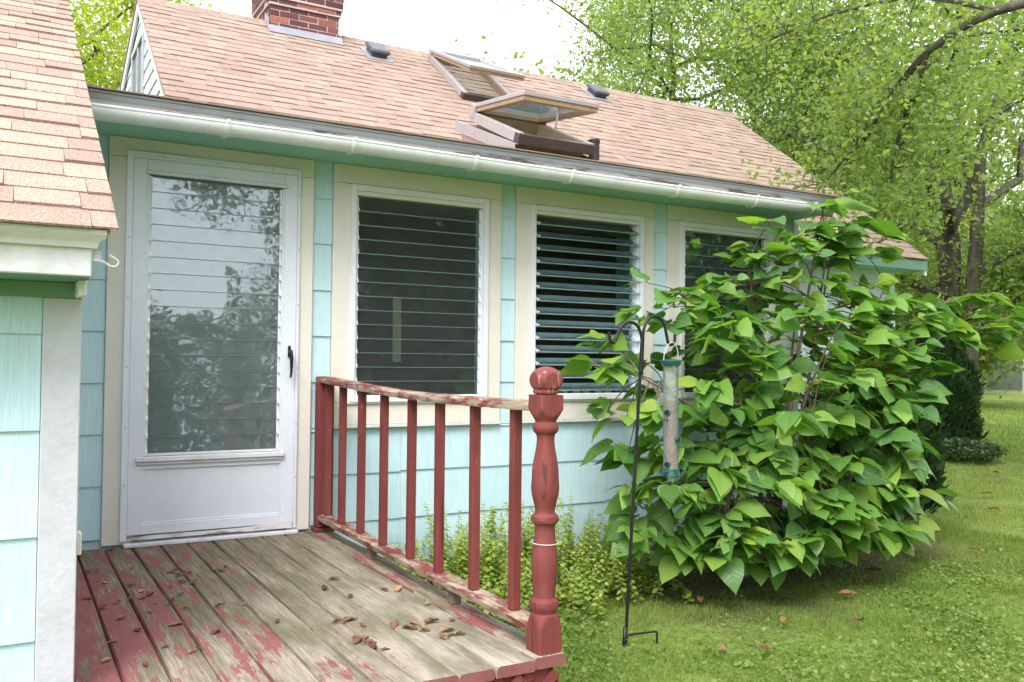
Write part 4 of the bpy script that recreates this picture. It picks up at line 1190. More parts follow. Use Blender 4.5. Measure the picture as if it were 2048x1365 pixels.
FX, FY = 3.066, -1.40
feeder = thing('bird_feeder', 'clear tube bird feeder with green lid and perches hanging from black hook', 'bird feeder', (FX, FY, 0.385))
tl = Matrix.Translation((FX, FY, 0.99)) @ Matrix.Rotation(math.radians(-1.2), 4, 'Y') @ Matrix.Rotation(math.radians(1.0), 4, 'X')
def fpart(name, mb, mat, par=feeder, sm=35):
    mb.v = [tuple(tl @ Vector(q)) for q in mb.v]
    return part(name, mb, mat, par, smooth=sm)
fpart('tube', MB().lathe([(-0.575, 0.040), (-0.010, 0.040), (-0.010, 0.0385), (-0.575, 0.0385)], (0, 0, 0), 32), 'tube')
fpart('seed_fill', MB().lathe([(-0.570, 0.0378), (-0.205, 0.0378), (-0.200, 0.028), (-0.196, 0.002)], (0, 0, 0), 28), 'seed')
fpart('lid', MB().lathe([(-0.016, 0.046), (-0.014, 0.049), (0.008, 0.056), (0.012, 0.056), (0.018, 0.040), (0.021, 0.005)], (0, 0, 0), 32), 'plasticgreen')
fpart('base', MB().lathe([(-0.598, 0.030), (-0.600, 0.050), (-0.596, 0.054), (-0.580, 0.050), (-0.570, 0.047), (-0.560, 0.046)], (0, 0, 0), 32), 'plasticgreen')
for i, (z, ang) in enumerate(((-0.262, 205), (-0.262, 25), (-0.405, 288), (-0.405, 108), (-0.535, 205), (-0.535, 25))):
    a = math.radians(ang); d = Vector((math.cos(a), math.sin(a), 0)); s = Vector((-d.y, d.x, 0))
    pt = MB()
    pt.tube([d * 0.030 + Vector((0, 0, z)), d * 0.051 + Vector((0, 0, z))], [0.018, 0.016], 14)
    P = fpart('feeding_port', pt, 'plasticgreen')
    fpart('port_hole', MB().tube([d * 0.0505 + Vector((0, 0, z + .002)), d * 0.0518 + Vector((0, 0, z + .002))], 0.0105, 12), 'black', P)
    fpart('perch', MB().tube([d * 0.040 + Vector((0, 0, z - 0.034)), d * 0.082 + Vector((0, 0, z - 0.034))], 0.0042, 8)
, 'plasticgreen')
    fpart('perch_bar', MB().tube([d * 0.068 - s * 0.018 + Vector((0, 0, z - 0.034)), d * 0.068 + s * 0.018 + Vector((0, 0, z - 0.034))], 0.0038, 8), 'plasticgreen')
hw = [(0.047, 0, -0.020), (0.049, 0, 0.03), (0.045, 0, 0.07), (0.030, 0, 0.098), (0.010, 0, 0.108), (-0.012, 0, 0.100), (-0.036, 0, 0.066), (-0.047, 0, 0.03), (-0.047, 0, -0.020)]
fpart('wire_hanger', MB().tube(arc_pts(hw, 5), 0.0018, 8), 'steel', sm=True)

# ================================================================== VEGETATION
NR = np.random.default_rng(11)
def leaf_cloud(P, N, size, rng, fold=0.25, aspect=0.62):
    """rhombic leaves (two triangles each, folded on the midrib) at points P with normals N."""
    n = len(P)
    a = rng.normal(size=(n, 3)); a -= (a * N).sum(1, keepdims=True) * N
    a /= np.linalg.norm(a, axis=1, keepdims=True) + 1e-9
    b = np.cross(N, a)
    s = (size * rng.uniform(0.65, 1.3, n))[:, None]
    tip, tail = P + a * s * 0.5, P - a * s * 0.5
    w = s * aspect * 0.5
    l, r = P + b * w + N * w * fold - a * s * .05, P - b * w + N * w * fold - a * s * .05
    V = np.stack([tail, r, tip, l], 1).reshape(-1, 3)
    i = np.arange(n)[:, None] * 4
    F = np.concatenate([i + [0, 1, 2], i + [0, 2, 3]], 0)
    return V, F
def rand_dirs(n, rng, up=0.0):
    d = rng.normal(size=(n, 3)); d[:, 2] += up
    return d / (np.linalg.norm(d, axis=1, keepdims=True) + 1e-9)

def limb(mb, pts, r0, r1, n=7):
    m = len(pts)
    mb.tube(pts, [r0 + (r1 - r0) * i / (m - 1) for i in range(m)], n)
def wob(p0, p1, k, amp, rng):
    p0, p1 = Vector(p0), Vector(p1); out = []
    L = (p1 - p0).length
    for i in range(k + 1):
        t = i / k
        q = p0.lerp(p1, t)
        if 0 < i < k: q = q + Vector(rng.normal(size=3) * amp * L * math.sin(math.pi * t))
        out.append(q)
    return out

def tree(name, label, base, h, cr, seed, mat, nleaf, lsize, tr, crown_lo=0.25, nl=11, group=None, lean=(0, 0), sx=1.0, clump=0.5, extra=None, cat='tree', flat=0.0, forks=1):
    rng = np.random.default_rng(seed)
    B = Vector(base)
    t = thing(name, label, cat, base, group)
    mb = MB(); tips = []
    tops = []
    for f in range(forks):
        off = Vector((rng.uniform(-1, 1), rng.uniform(-1, 1), 0)) * (0.12 * h if forks > 1 else 0.0)
        top = B + Vector((lean[0], lean[1], 0)) + off + Vector((0, 0, h * 0.86))
        tp = wob(B + off * 0.06 - Vector((0, 0, 0.15)), top, 9, 0.016, rng)
        limb(mb, tp, tr * (1 if forks == 1 else 0.75), tr * 0.12, 10)
        tops.append(tp)
    for i in range(nl):
        tp = tops[i % forks]
        f = crown_lo + (0.93 - crown_lo) * (i + rng.uniform(0, 0.8)) / nl
        k = min(int(f * 9), 8); s = tp[k].lerp(tp[k + 1], f * 9 - k)
        az = i * 2.4 + rng.uniform(-.5, .5)
        prof = math.sin(math.pi * min(1, 0.18 + 0.82 * (1 - f) / (1 - crown_lo + 1e-6) * 0.95)) ** 0.6
        ln = cr * prof * rng.uniform(0.75, 1.1) + 0.3
        e = s + Vector((math.cos(az) * ln * sx, math.sin(az) * ln, ln * rng.uniform(0.15, 0.65)))
        lp = wob(s, e, 5, 0.05, rng)
        r = tr * (0.42 * (1 - f) + 0.14)
        limb(mb, lp, r, r * 0.25, 6)
        for j in range(7):
            q = rng.uniform(0.25, 1.0); kk = min(int(q * 5), 4); s2 = lp[kk].lerp(lp[kk + 1], q * 5 - kk)
            d = Vector(rand_dirs(1, rng, 0.35)[0]) * ln * rng.uniform(0.22, 0.5)
            sp = wob(s2, s2 + d, 3, 0.07, rng)
            limb(mb, sp, r * 0.26, r * 0.07, 5)
            tips.append(sp[-1]); tips.append(sp[1])
            for _ in range(2):
                d2 = Vector(rand_dirs(1, rng, 0.0)[0]) * ln * rng.uniform(0.10, 0.24)
                e2 = sp[2] + d2
                limb(mb, [sp[2], e2], r * 0.10, r * 0.04, 4); tips.append(e2)
        tips.append(lp[-1])
    for tp in tops: tips += [tp[-1], tp[-2]]
    if extra: tips += extra(mb, rng)
    part('trunk', mb, 'bark', t, smooth=50)
    T = np.array([tuple(q) for q in tips])
    w = rng.uniform(0.3, 1.6, len(T)); w /= w.sum()
    idx = rng.choice(len(T), nleaf, p=w)
    sg = clump * rng.uniform(0.6, 1.3, len(T))[idx][:, None]
    P = T[idx] + rng.normal(size=(nleaf, 3)) * sg * np.array([1, 1, 0.62])
    P = P[P[:, 2] > base[2] + 0.15]
    V, F = leaf_cloud(P, rand_dirs(len(P), rng, 0.9 + flat), lsize, rng)
    o = bpy.data.objects.new('crown', np_mesh('crown', V - np.array(base), F, mat))
    _link(o, t, base)
    return t

# trees beyond the house
tree('maple_tree', 'tall green maple with several dark trunks beyond the right end of the house', (13.6, 4.2, GZ), 12.5, 4.6, 21, 'maple', 90000, 0.090, 0.20, 0.20, 20, forks=3, clump=0.40, sx=1.0)
tree('maple_tree', 'maple rising just behind the right end of the roof, dark limb leaning left', (15.2, 9.0, GZ), 12.0, 4.3, 33, 'maple', 74000, 0.090, 0.20, 0.24, 18, lean=(-1.2, 0.4), clump=0.40)
tree('thin_maple_tree', 'thin leaved maple behind the ridge, open sky showing through its branches', (14.9, 12.2, GZ), 13.0, 4.4, 44, 'maple', 30000, 0.10, 0.22, 0.38, 14, lean=(-0.8, 0), clump=0.32)
tree('lime_green_tree', 'yellow green tree behind the gable at the left end of the roof', (1.2, 19.5, GZ), 11.5, 3.7, 55, 'limegreen', 40000, 0.125, 0.25, 0.35, 12, clump=0.5)

def over_limb(mb, rng):
    """long limbs of the near tree reaching over the lawn towards the roof."""
    tips = []
    main = [(10.6, -1.2, 3.2), (9.0, -1.45, 3.75), (7.6, -1.35, 3.95), (6.7, -0.95, 3.78), (6.55, -0.45, 3.58)]
    limb(mb, arc_pts(main, 4), 0.055, 0.032, 8)
    b1 = [(6.55, -0.45, 3.58), (6.55, -0.15, 3.35), (6.60, 0.15, 3.05), (6.52, 0.42, 2.80), (6.45, 0.60, 2.58)]
    b2 = [(6.55, -0.45, 3.58), (6.62, -0.28, 3.30), (6.66, -0.12, 3.00), (6.70, -0.02, 2.82), (6.75, 0.05, 2.60)]
    b3 = [(7.6, -1.35, 3.95), (7.0, -0.6, 4.3), (6.3, 0.2, 4.45), (5.7, 0.9, 4.35)]
    b4 = [(9.0, -1.45, 3.75), (8.6, -0.4, 4.2), (8.2, 0.7, 4.3), (7.7, 1.6, 4.0)]
    b5 = [(6.7, -0.95, 3.78), (6.2, -0.6, 3.9), (5.8, -0.1, 3.85), (5.5, 0.3, 3.7)]
    b6 = [(8.2, -1.4, 3.9), (8.0, -0.6, 3.5), (7.9, 0.1, 3.2), (7.9, 0.7, 2.9)]
    for k, b in enumerate((b1, b2, b3, b4, b5, b6)):
        q = arc_pts(b, 5)
        limb(mb, q, 0.034 if k < 2 else 0.022, 0.007, 6)
        for i in range(3, len(q), 1):
            for _ in range(2):
                d = Vector(rand_dirs(1, rng, 0.1)[0]) * rng.uniform(0.18, 0.55)
                e = q[i] + d
                limb(mb, [q[i], q[i].lerp(e, 0.5) + Vector((0, 0, .03)), e], 0.006, 0.002, 4)
                tips += [e, e, q[i].lerp(e, 0.6)]
    for i in range(12):
        c = Vector((rng.uniform(6.5, 9), rng.uniform(-1.2, 1.0), rng.uniform(3.4, 4.7)))
        tips += [c + Vector(rng.normal(size=3) * 0.3) for _ in range(4)]
    return tips
tree('near_maple_tree', 'nearest maple beside the lawn whose long drooping limb reaches toward the roof', (10.9, -1.1, GZ), 9.0, 2.9, 66, 'maple', 14000, 0.060, 0.22, 0.40, 9, extra=over_limb, clump=0.22)

# woods behind the lawn
WOODS = [(25, 19, 11, 4.5), (30, 15, 12, 4.6), (35, 21, 13, 5), (27, 27, 12, 5), (38, 29, 13, 5.4), (44, 25, 12, 5), (48, 33, 14, 5.5), (20, 23, 12, 4.6), (55, 30, 13, 5.2), (60, 38, 14, 5.8)]
for i, (x, y, h, cr) in enumerate(WOODS):
    tree('woodland_tree', 'green broadleaf tree in the woods behind the lawn', (x, y, GZ), h * rnd.uniform(.9, 1.1), cr, 100 + i, 'wood_far' if i % 3 else 'maple', 17000, 0.26, 0.22, 0.10, 12, group='trees in the woods behind the lawn', clump=0.75)
# undergrowth along the fence
def shrub(name, label, base, r, h, n, size, mat, seed, group=None, cat='shrub'):
    rng = np.random.default_rng(seed)
    t = thing(name, label, cat, base, group)
    mb = MB()
    for k in range(7):
        a = k * 0.9; e = Vector(base) + Vector((math.cos(a) * r * .7, math.sin(a) * r * .7, h * rng.uniform(.5, .9)))
        limb(mb, wob(base, e, 4, 0.05, rng), 0.03, 0.008, 5)
    part('stems', mb, 'bark', t)
    d = rand_dirs(n, rng); rr = rng.uniform(0.35, 1.0, n)[:, None] ** 0.5
    lump = 1 + 0.22 * np.sin(d[:, :1] * 7 + seed) * np.sin(d[:, 1:2] * 6 + 2 * seed) * np.cos(d[:, 2:] * 5)
    P = d * rr * lump * np.array([r, r, h / 2]) + np.array([base[0], base[1], base[2] + h / 2])
    P = P[P[:, 2] > base[2] + .02]
    V, F = leaf_cloud(P, rand_dirs(len(P), rng, 0.8), size, rng)
    o = bpy.data.objects.new('foliage', np_mesh('foliage', V - np.array(base), F, mat)); _link(o, t, base)
    return t
for i, (x, y, r, h) in enumerate(((52, 30.5, 3.2, 3.4), (57.5, 29.5, 3.0, 3.0), (47.5, 29.0, 3.0, 3.6), (62, 31, 3.4, 3.8), (42, 26, 3, 4.0), (36, 24, 3, 4.0), (30, 21.5, 3, 4.0), (24, 16, 2.4, 3.6))):
    shrub('fence_shrub', 'dense green shrub in the undergrowth along the far fence', (x, y, GZ), r, h, 5200, 0.28, 'wood_far', 300 + i, 'shrubs along the far fence')

# chain link fence far across the lawn
fence = thing('chain_link_fence', 'grey chain link fence with round posts across the far lawn', 'fence', (50, 25, GZ))
fa, fb = Vector((34, 27.5, GZ)), Vector((66, 21.0, GZ))
FH = 1.85
nseg = 12
for i in range(nseg + 1):
    q = fa.lerp(fb, i / nseg)
    part('post', MB().tube([q, q + Vector((0, 0, FH + .06))], 0.04, 8).lathe([(0, 0.045), (0.03, 0.04), (0.05, 0.005)], (q.x, q.y, GZ + FH + .06), 8), 'galv', fence, loc=q, smooth=40)
part('top_rail', MB().tube([fa + Vector((0, 0, FH)), fb + Vector((0, 0, FH))], 0.026, 8), 'galv', fence, smooth=True)
fm = MB(); d = (fb - fa); L = d.length; d.normalize(); side = Vector((0, 0, 1)).cross(d) * 0.004
k = 0.0
while k < L + FH:
    for sg in (1, -1):
        a, b = k - FH, k
        ca, cb = max(a, 0), min(b, L)
        if cb - ca > 0.05:
            za, zb = (ca - a), (cb - a)
            if sg < 0: za, zb = FH - za, FH - zb
            p0, p1 = fa + d * ca + Vector((0, 0, za)), fa + d * cb + Vector((0, 0, zb))
            w = Vector((0, 0, 0.006))
            fm.add([p0 - w - side, p0 + w - side, p1 + w - side, p1 - w - side, p0 - w + side, p0 + w + side, p1 + w + side, p1 - w + side], [(0, 1, 2, 3), (7, 6, 5, 4), (1, 5, 6, 2), (0, 3, 7, 4)])
    k += 0.16
part('mesh_wire', fm, 'galv', fence, kind='stuff')

# arborvitae: upright sprays round a stem
def arborvitae(label, base, r, h, n, seed, size):
    rng = np.random.default_rng(seed)
    t = thing('arborvitae', label, 'shrub', base)
    part('stem', MB().tube([Vector(base) - Vector((0, 0, .1)), Vector(base) + Vector((0.02, 0.01, h * .9))], [0.05, 0.01], 7), 'bark', t)
    u = rng.uniform(0, 1, n) ** 0.8
    prof = np.minimum(1, (u / 0.10) ** 0.5) * np.where(u < 0.5, 1, np.cos((u - 0.5) * math.pi * 0.92)) 
    a = rng.uniform(0, 2 * math.pi, n)
    bl = 1 + 0.10 * np.sin(a * 5 + seed + u * 9) + 0.07 * np.sin(a * 11 + u * 17)
    rr = r * prof * bl * rng.uniform(0.72, 1.02, n)
    P = np.stack([base[0] + rr * np.cos(a), base[1] + rr * np.sin(a), base[2] + 0.03 + u * h], 1)
    tang = np.stack([-np.sin(a), np.cos(a), np.zeros(n)], 1)
    up = np.stack([np.cos(a) * 0.55, np.sin(a) * 0.55, np.full(n, 0.85)], 1) + rng.normal(size=(n, 3)) * 0.25
    up /= np.linalg.norm(up, axis=1, keepdims=True)
    tang += rng.normal(size=(n, 3)) * 0.5
    s = (size * rng.uniform(.6, 1.4, n))[:, None]
    w = tang * s * 0.22
    V = np.stack([P - w * .3, P + w + up * s * .5, P + up * s, P - w + up * s * .45], 1).reshape(-1, 3)
    i = np.arange(n)[:, None] * 4
    F = np.concatenate([i + [0, 1, 2], i + [0, 2, 3]], 0)
    o = bpy.data.objects.new('foliage', np_mesh('foliage', V - np.array(base), F, 'arbor')); _link(o, t, base)
arborvitae('dark rounded arborvitae on the lawn just behind the heart leaved bush', (6.75, 0.25, GZ), 0.52, 1.75, 15000, 5, 0.10)
arborvitae('dark arborvitae farther along the lawn beyond the house end', (13.25, 4.15, GZ), 0.60, 1.9, 14000, 6, 0.12)
shrub('low_ivy', 'low grey green ground ivy at the foot of the farther arborvitae', (12.7, 3.4, GZ), 0.65, 0.35, 2500, 0.07, 'dark_leaf', 77)

# ---------------- heart-leaved bush
def heart_leaf(seed, droop, cup):
    r = random.Random(seed); mb = MB()
    # outline half width along the blade, base notch at t<0; unit length
    ts = [-0.13, -0.115, -0.06, 0.03, 0.14, 0.27, 0.41, 0.55, 0.68, 0.80, 0.895, 0.955, 1.0]
    ws = [0.10, 0.20, 0.315, 0.395, 0.437, 0.440, 0.405, 0.345, 0.262, 0.165, 0.082, 0.030, 0.0]
    def zz(t, s): return -droop * t * t + cup * abs(s) ** 1.4 * 0.9 + 0.02 * math.sin(9 * t + seed) * s * 2 + (0.03 * math.sin(5 * t + seed * 2 + (3 if s > 0 else 0)) * abs(s) * 2)
    mid = [(max(t, 0.0), 0.0, zz(max(t, 0), 0)) for t in ts]
    L = [(t + r.uniform(-.01, .01), w * (1 + r.uniform(-.05, .05)), zz(t, w)) for t, w in zip(ts, ws)]
    Rr = [(t + r.uniform(-.01, .01), -w * (1 + r.uniform(-.05, .05)), zz(t, -w)) for t, w in zip(ts, ws)]
    hl = [((a[0] + b[0]) / 2, (a[1] + b[1]) / 2, zz((a[0] + b[0]) / 2, b[1] / 2) * 1.0 + 0.012) for a, b in zip(mid, L)]
    hr_ = [((a[0] + b[0]) / 2, (a[1] + b[1]) / 2, zz((a[0] + b[0]) / 2, b[1] / 2) * 1.0 + 0.012) for a, b in zip(mid, Rr)]
    vs = mid + hl + L + hr_ + Rr; n = len(ts); fs = []
    for i in range(n - 1):
        for A, Bq in ((0, n), (n, 2 * n)): fs.append((A + i, A + i + 1, Bq + i + 1, Bq + i))
        for A, Bq in ((0, 3 * n), (3 * n, 4 * n)): fs.append((A + i, Bq + i, Bq + i + 1, A + i + 1))
    return vs, fs
def merge_leaf(seed, droop, cup):
    vs, fs = heart_leaf(seed, droop, cup)
    key, out, mp = {}, [], []
    for v in vs:
        k = tuple(round(c, 5) for c in v)
        if k not in key: key[k] = len(out); out.append(v)
        mp.append(key[k])
    F = []
    for f in fs:
        g = []
        for i in f:
            if mp[i] not in g: g.append(mp[i])
        if len(g) >= 3: F.append(tuple(g))
    return out, F
LEAVES = [merge_leaf(s, d, c) for s, d, c in ((1, 0.22, 0.10), (2, 0.35, 0.16), (3, 0.15, -0.05), (4, 0.45, 0.06), (5, 0.28, 0.22))]
LEAF_ME = []
def leaf_uv(me, co):
    uv = me.uv_layers.new(name='UVMap')
    vi = np.empty(len(me.loops), np.int32); me.loops.foreach_get('vertex_index', vi)
    uv.data.foreach_set('uv', np.asarray(co, np.float32)[vi][:, :2].ravel())
for vs, fs in LEAVES:
    m = MB(); m.v = vs; m.f = fs; m.mi = [0] * len(fs)
    me = bpy.data.meshes.new('heart_leaf'); me.from_pydata(vs, [], fs); me.materials.append(MT['bush'])
    me.polygons.foreach_set('use_smooth', [True] * len(fs)); me.update(); leaf_uv(me, vs); LEAF_ME.append(me)

BB = Vector((4.75, -0.55, GZ))
bush = thing('heart_leaved_bush', 'large bush of heart shaped light green leaves in front of the louvre windows', 'bush', BB)
def build_bush():
    R = random.Random(23)
    LOBES = [((4.80, -0.62, 0.95), (1.0, 0.50, 0.90), 46), ((3.80, -0.75, 0.85), (0.72, 0.40, 0.55), 26), ((5.75, -0.55, 1.18), (0.85, 0.48, 0.42), 34),
             ((5.0, -0.60, 1.66), (0.62, 0.34, 0.34), 20), ((4.25, -1.00, 0.12), (0.85, 0.38, 0.38), 34), ((4.85, -0.98, 0.22), (0.72, 0.40, 0.48), 30),
             ((6.65, -0.55, 1.36), (0.60, 0.42, 0.22), 19), ((4.6, -1.05, 0.75), (0.85, 0.35, 0.6), 26),
             ((4.10, -0.6, 1.30), (0.5, 0.3, 0.25), 14), ((5.30, -0.85, 0.80), (0.5, 0.35, 0.45), 18), ((3.70, -0.85, 0.15), (0.50, 0.33, 0.42), 24), ((4.5, -1.1, -0.08), (0.95, 0.3, 0.22), 18),
             ((5.45, -0.60, 1.80), (0.30, 0.2, 0.22), 6)]
    # explicit outliers seen against the wall, roof and lawn: tip position of the twig
    OUT = [(5.10, -0.62, 2.12), (5.22, -0.66, 2.20), (5.02, -0.60, 1.98), (5.35, -0.62, 2.02), (4.52, -0.66, 1.93), (4.40, -0.66, 1.72), (4.62, -0.64, 1.80), (3.12, -0.80, 0.98), (3.05, -0.78, 0.90),
           (3.20, -0.82, 0.62), (3.25, -0.78, 0.42), (3.42, -0.75, 1.48), (3.55, -0.80, 1.40), (7.15, -0.6, 1.34), (7.30, -0.65, 1.28), (6.95, -0.7, 1.10), (5.75, -0.85, 0.05), (5.95, -0.85, 0.02), (3.65, -1.0, 0.02), (3.72, -1.0, -0.12), (5.65, -0.9, -0.18), (7.0, -0.6, 1.5), (5.5, -0.62, 2.0), (5.3, -0.6, 1.9)]
    stems = []
    smb, pmb = MB(), MB()
    for k, (tx, ty, tz) in enumerate([(3.35, -0.8, 0.9), (3.9, -0.75, 1.3), (4.4, -0.62, 1.7), (5.12, -0.62, 2.12), (5.35, -0.5, 1.8), (5.9, -0.55, 1.6), (6.7, -0.55, 1.3), (5.6, -0.8, 0.7), (5.2, -1.1, 0.5), (4.4, -1.15, 0.6), (3.8, -1.05, 0.25), (4.9, -0.9, 1.2), (5.1, -0.4, 1.4), (5.7, -0.85, 0.0)]):
        b = BB + Vector((R.uniform(-.22, .30), R.uniform(-.10, .10), -0.05))
        e = Vector((tx, ty, tz))
        m = b.lerp(e, 0.45) + Vector((0, 0, 0.28 * (e - b).length * 0.5)) * (1 if tz < 1.7 else 0.2)
        q = arc_pts([b, b.lerp(m, .5) + Vector((R.uniform(-.05, .05), R.uniform(-.05, .05), .05)), m, m.lerp(e, .5) + Vector((0, 0, .04)), e], 5)
        limb(smb, q, 0.022, 0.005, 7); stems += q[6:]
    clusters = []
    for c, r, n in LOBES:
        for _ in range(n):
            while True:
                d = Vector((R.gauss(0, 1), R.gauss(0, 1), R.gauss(0, 1))).normalized()
                f = R.uniform(0.45, 1.0) ** 0.5
                p = Vector(c) + Vector((d.x * r[0], d.y * r[1], d.z * r[2])) * f
                if p.z > GZ + 0.16 and (p.y < -0.14 or p.x > 5.8) and (p.x < 5.2 or p.z > 0.55 + 0.5 * min(1, p.x - 5.2)): break
            clusters.append((p, 8, 1.0))
    clusters += [(Vector(o), 2, 1.55 if o[2] > 1.9 else 1.15) for o in OUT]
    leaves = []
    core = Vector((4.8, -0.4, 0.5))
    for p, nl, sc in clusters:
        s = min(stems, key=lambda q: (q - p).length_squared)
        L = (p - s).length
        mid = s.lerp(p, 0.5) + Vector((0, 0, 0.10 * L))
        q = arc_pts([s, mid, p], 4)
        limb(smb, q, 0.0055, 0.0028, 5)
        out = (p - core); out = Vector((out.x, out.y * 1.6, 0.0))
        out = out.normalized() if out.length > 1e-3 else Vector((0, -1, 0))
        for i in range(nl):
            t = 1.0 - 0.16 * i / max(1, nl)
            node = q[-1].lerp(q[-3], (1 - t) * 3)
            az = R.uniform(-1.9, 1.9) if i else R.uniform(-.6, .6)
            d = Vector((out.x * math.cos(az) - out.y * math.sin(az), out.x * math.sin(az) + out.y * math.cos(az), 0))
            d = (d + Vector((0, -0.30, 0))).normalized()
            pe = node + d * R.uniform(0.06, 0.13) + Vector((0, 0, R.uniform(0.0, 0.06)))
            if pe.y > -0.10 and pe.x < 5.6: pe.y = -0.10 - R.uniform(0, .08)
            size = (R.uniform(0.105, 0.195) if R.random() > 0.2 else R.uniform(0.06, 0.105)) * sc * (0.85 if p.z > 1.25 else 1.0)
            pitch = R.uniform(-0.30, 0.35) if p.z > 0.9 else R.uniform(-0.15, 0.62)
            if p.z > 1.7: pitch = R.uniform(-0.35, 0.35)
            x = Vector((d.x * math.cos(pitch), d.y * math.cos(pitch), -math.sin(pitch)))
            if pe.y + x.y * size > -0.06 and pe.x < 5.6: x.y = -abs(x.y)
            y = Vector((0, 0, 1)).cross(x).normalized()
            roll = R.gauss(0, 0.5)
            z = x.cross(y)
            y2 = y * math.cos(roll) + z * math.sin(roll); z2 = x.cross(y2)
            if pe.z < GZ + .1: continue
            leaves.append((pe, x.normalized(), y2.normalized(), z2.normalized(), size, R.randrange(5)))
            limb(pmb, [node, node.lerp(pe, 0.55) + Vector((0, 0, .012)), pe], 0.0026, 0.0018, 4)
    # the big young leaves of the topmost shoots
    for p, d, sz in (((5.19, -0.62, 2.13), (-0.75, -0.35, 0.22), 0.31), ((5.24, -0.62, 2.14), (0.80, -0.45, 0.30), 0.36), ((5.28, -0.64, 1.99), (0.75, -0.35, 0.06), 0.31),
                     ((4.58, -0.66, 1.90), (-0.85, -0.30, 0.22), 0.27), ((5.06, -0.62, 2.00), (-0.80, -0.40, 0.05), 0.31), ((5.02, -0.62, 1.86), (-0.6, -0.6, 0.05), 0.26), ((5.30, -0.62, 1.84), (0.5, -0.6, 0.0), 0.27)):
        p, x = Vector(p), Vector(d).normalized()
        n0 = (CAM - p).normalized() * 0.55 + Vector((0, 0, 1))
        y = n0.cross(x).normalized(); z = x.cross(y)
        node = Vector((5.14, -0.62, p.z - 0.09)) if p.x > 4.9 else Vector((4.66, -0.64, 1.84))
        limb(pmb, [node, node.lerp(p, .5) + Vector((0, 0, .01)), p], 0.0032, 0.0022, 5)
        leaves.append((p, x, y, z, sz, R.randrange(5)))
    limb(smb, [Vector((4.45, -0.62, 1.66)), Vector((4.66, -0.64, 1.84))], 0.005, 0.003, 5)
    limb(smb, [Vector((5.12, -0.62, 2.10)), Vector((5.14, -0.62, 1.70)), Vector((5.10, -0.60, 1.40))], 0.005, 0.008, 5)
    part('stems', smb, 'twig', bush, smooth=True)
    part('petioles', pmb, 'petiole', bush, smooth=True, kind='stuff')
    leaves.sort(key=lambda l: -(l[4] / (l[0] - CAM).length) + 0.10 * (l[0].y + 1.2))
    rest = []
    for i, (pe, x, y, z, s, k) in enumerate(leaves):
        M = Matrix(((x.x, y.x, z.x), (x.y, y.y, z.y), (x.z, y.z, z.z)))
        if i < 300: inst('leaf', LEAF_ME[k], bush, pe, M, (s, s, s))
        else: rest.append((pe, M, s, k))
    V, F, UV = [], [], []
    for pe, M, s, k in rest:
        o = len(V); vs, fs = LEAVES[k]
        V += [tuple(M @ Vector(v) * s + pe) for v in vs]; UV += vs; F += [tuple(i + o for i in f) for f in fs]
    me = bpy.data.meshes.new('leaf_mass'); me.from_pydata([tuple(Vector(v) - BB) for v in V], [], F); me.materials.append(MT['bush'])
    me.polygons.foreach_set('use_smooth', [True] * len(F)); me.update(); leaf_uv(me, UV)
    o = bpy.data.objects.new('leaf_mass', me); _link(o, bush, BB); meta(o, kind='stuff')
build_bush()

# ---------------- yellow-green weeds along the wall
def weeds():
    rng = np.random.default_rng(8)
    smb = MB(); P, N, S = [], [], []
    for i in range(400):
        x = rng.uniform(1.78, 3.75); y = -0.10 - abs(rng.normal(0, 0.36))
        if y < -1.05: continue
        if x < 2.0 and y < -0.6: continue
        hgt = rng.uniform(0.16, 0.52) * (1.0 if y > -0.5 else 0.65) * (1.15 if 2.2 < x < 3.2 else 0.85)
        b = Vector((x, y, GZ - 0.01)); e = b + Vector((rng.normal(0, .06), rng.normal(-.02, .06), hgt))
        q = wob(b, e, 3, 0.03, rng); limb(smb, q, 0.0025, 0.0012, 4)
        m = int(hgt / 0.020)
        for j in range(m):
            t = 0.18 + 0.82 * j / m; k = min(int(t * 3), 2); c = q[k].lerp(q[k + 1], t * 3 - k)
            for s in (0, 1):
                a = j * 1.57 + s * math.pi + rng.normal(0, .3); rad = 0.022 * (1.25 - 0.6 * t)
                P.append((c.x + math.cos(a) * rad, c.y + math.sin(a) * rad, c.z + .004)); N.append((math.cos(a) * .35, math.sin(a) * .35, 1)); S.append(0.042 * (1.3 - .7 * t))
    # a few taller flowering stalks
    P, N, S = np.array(P), np.array(N), np.array(S)
    N = N + rng.normal(size=N.shape) * .25; N /= np.linalg.norm(N, axis=1, keepdims=True)
    V, F = leaf_cloud(P, N, S, rng, 0.2, 0.8)
    o = bpy.data.objects.new('weed_patch', np_mesh('weed_patch', V, F, 'mint')); _link(o, None, (0, 0, 0))
    meta(o, 'yellow green weeds growing along the foot of the aqua wall', 'weeds', kind='stuff')
    part('weed_stems', smb, 'petiole', o, kind='stuff')
weeds()

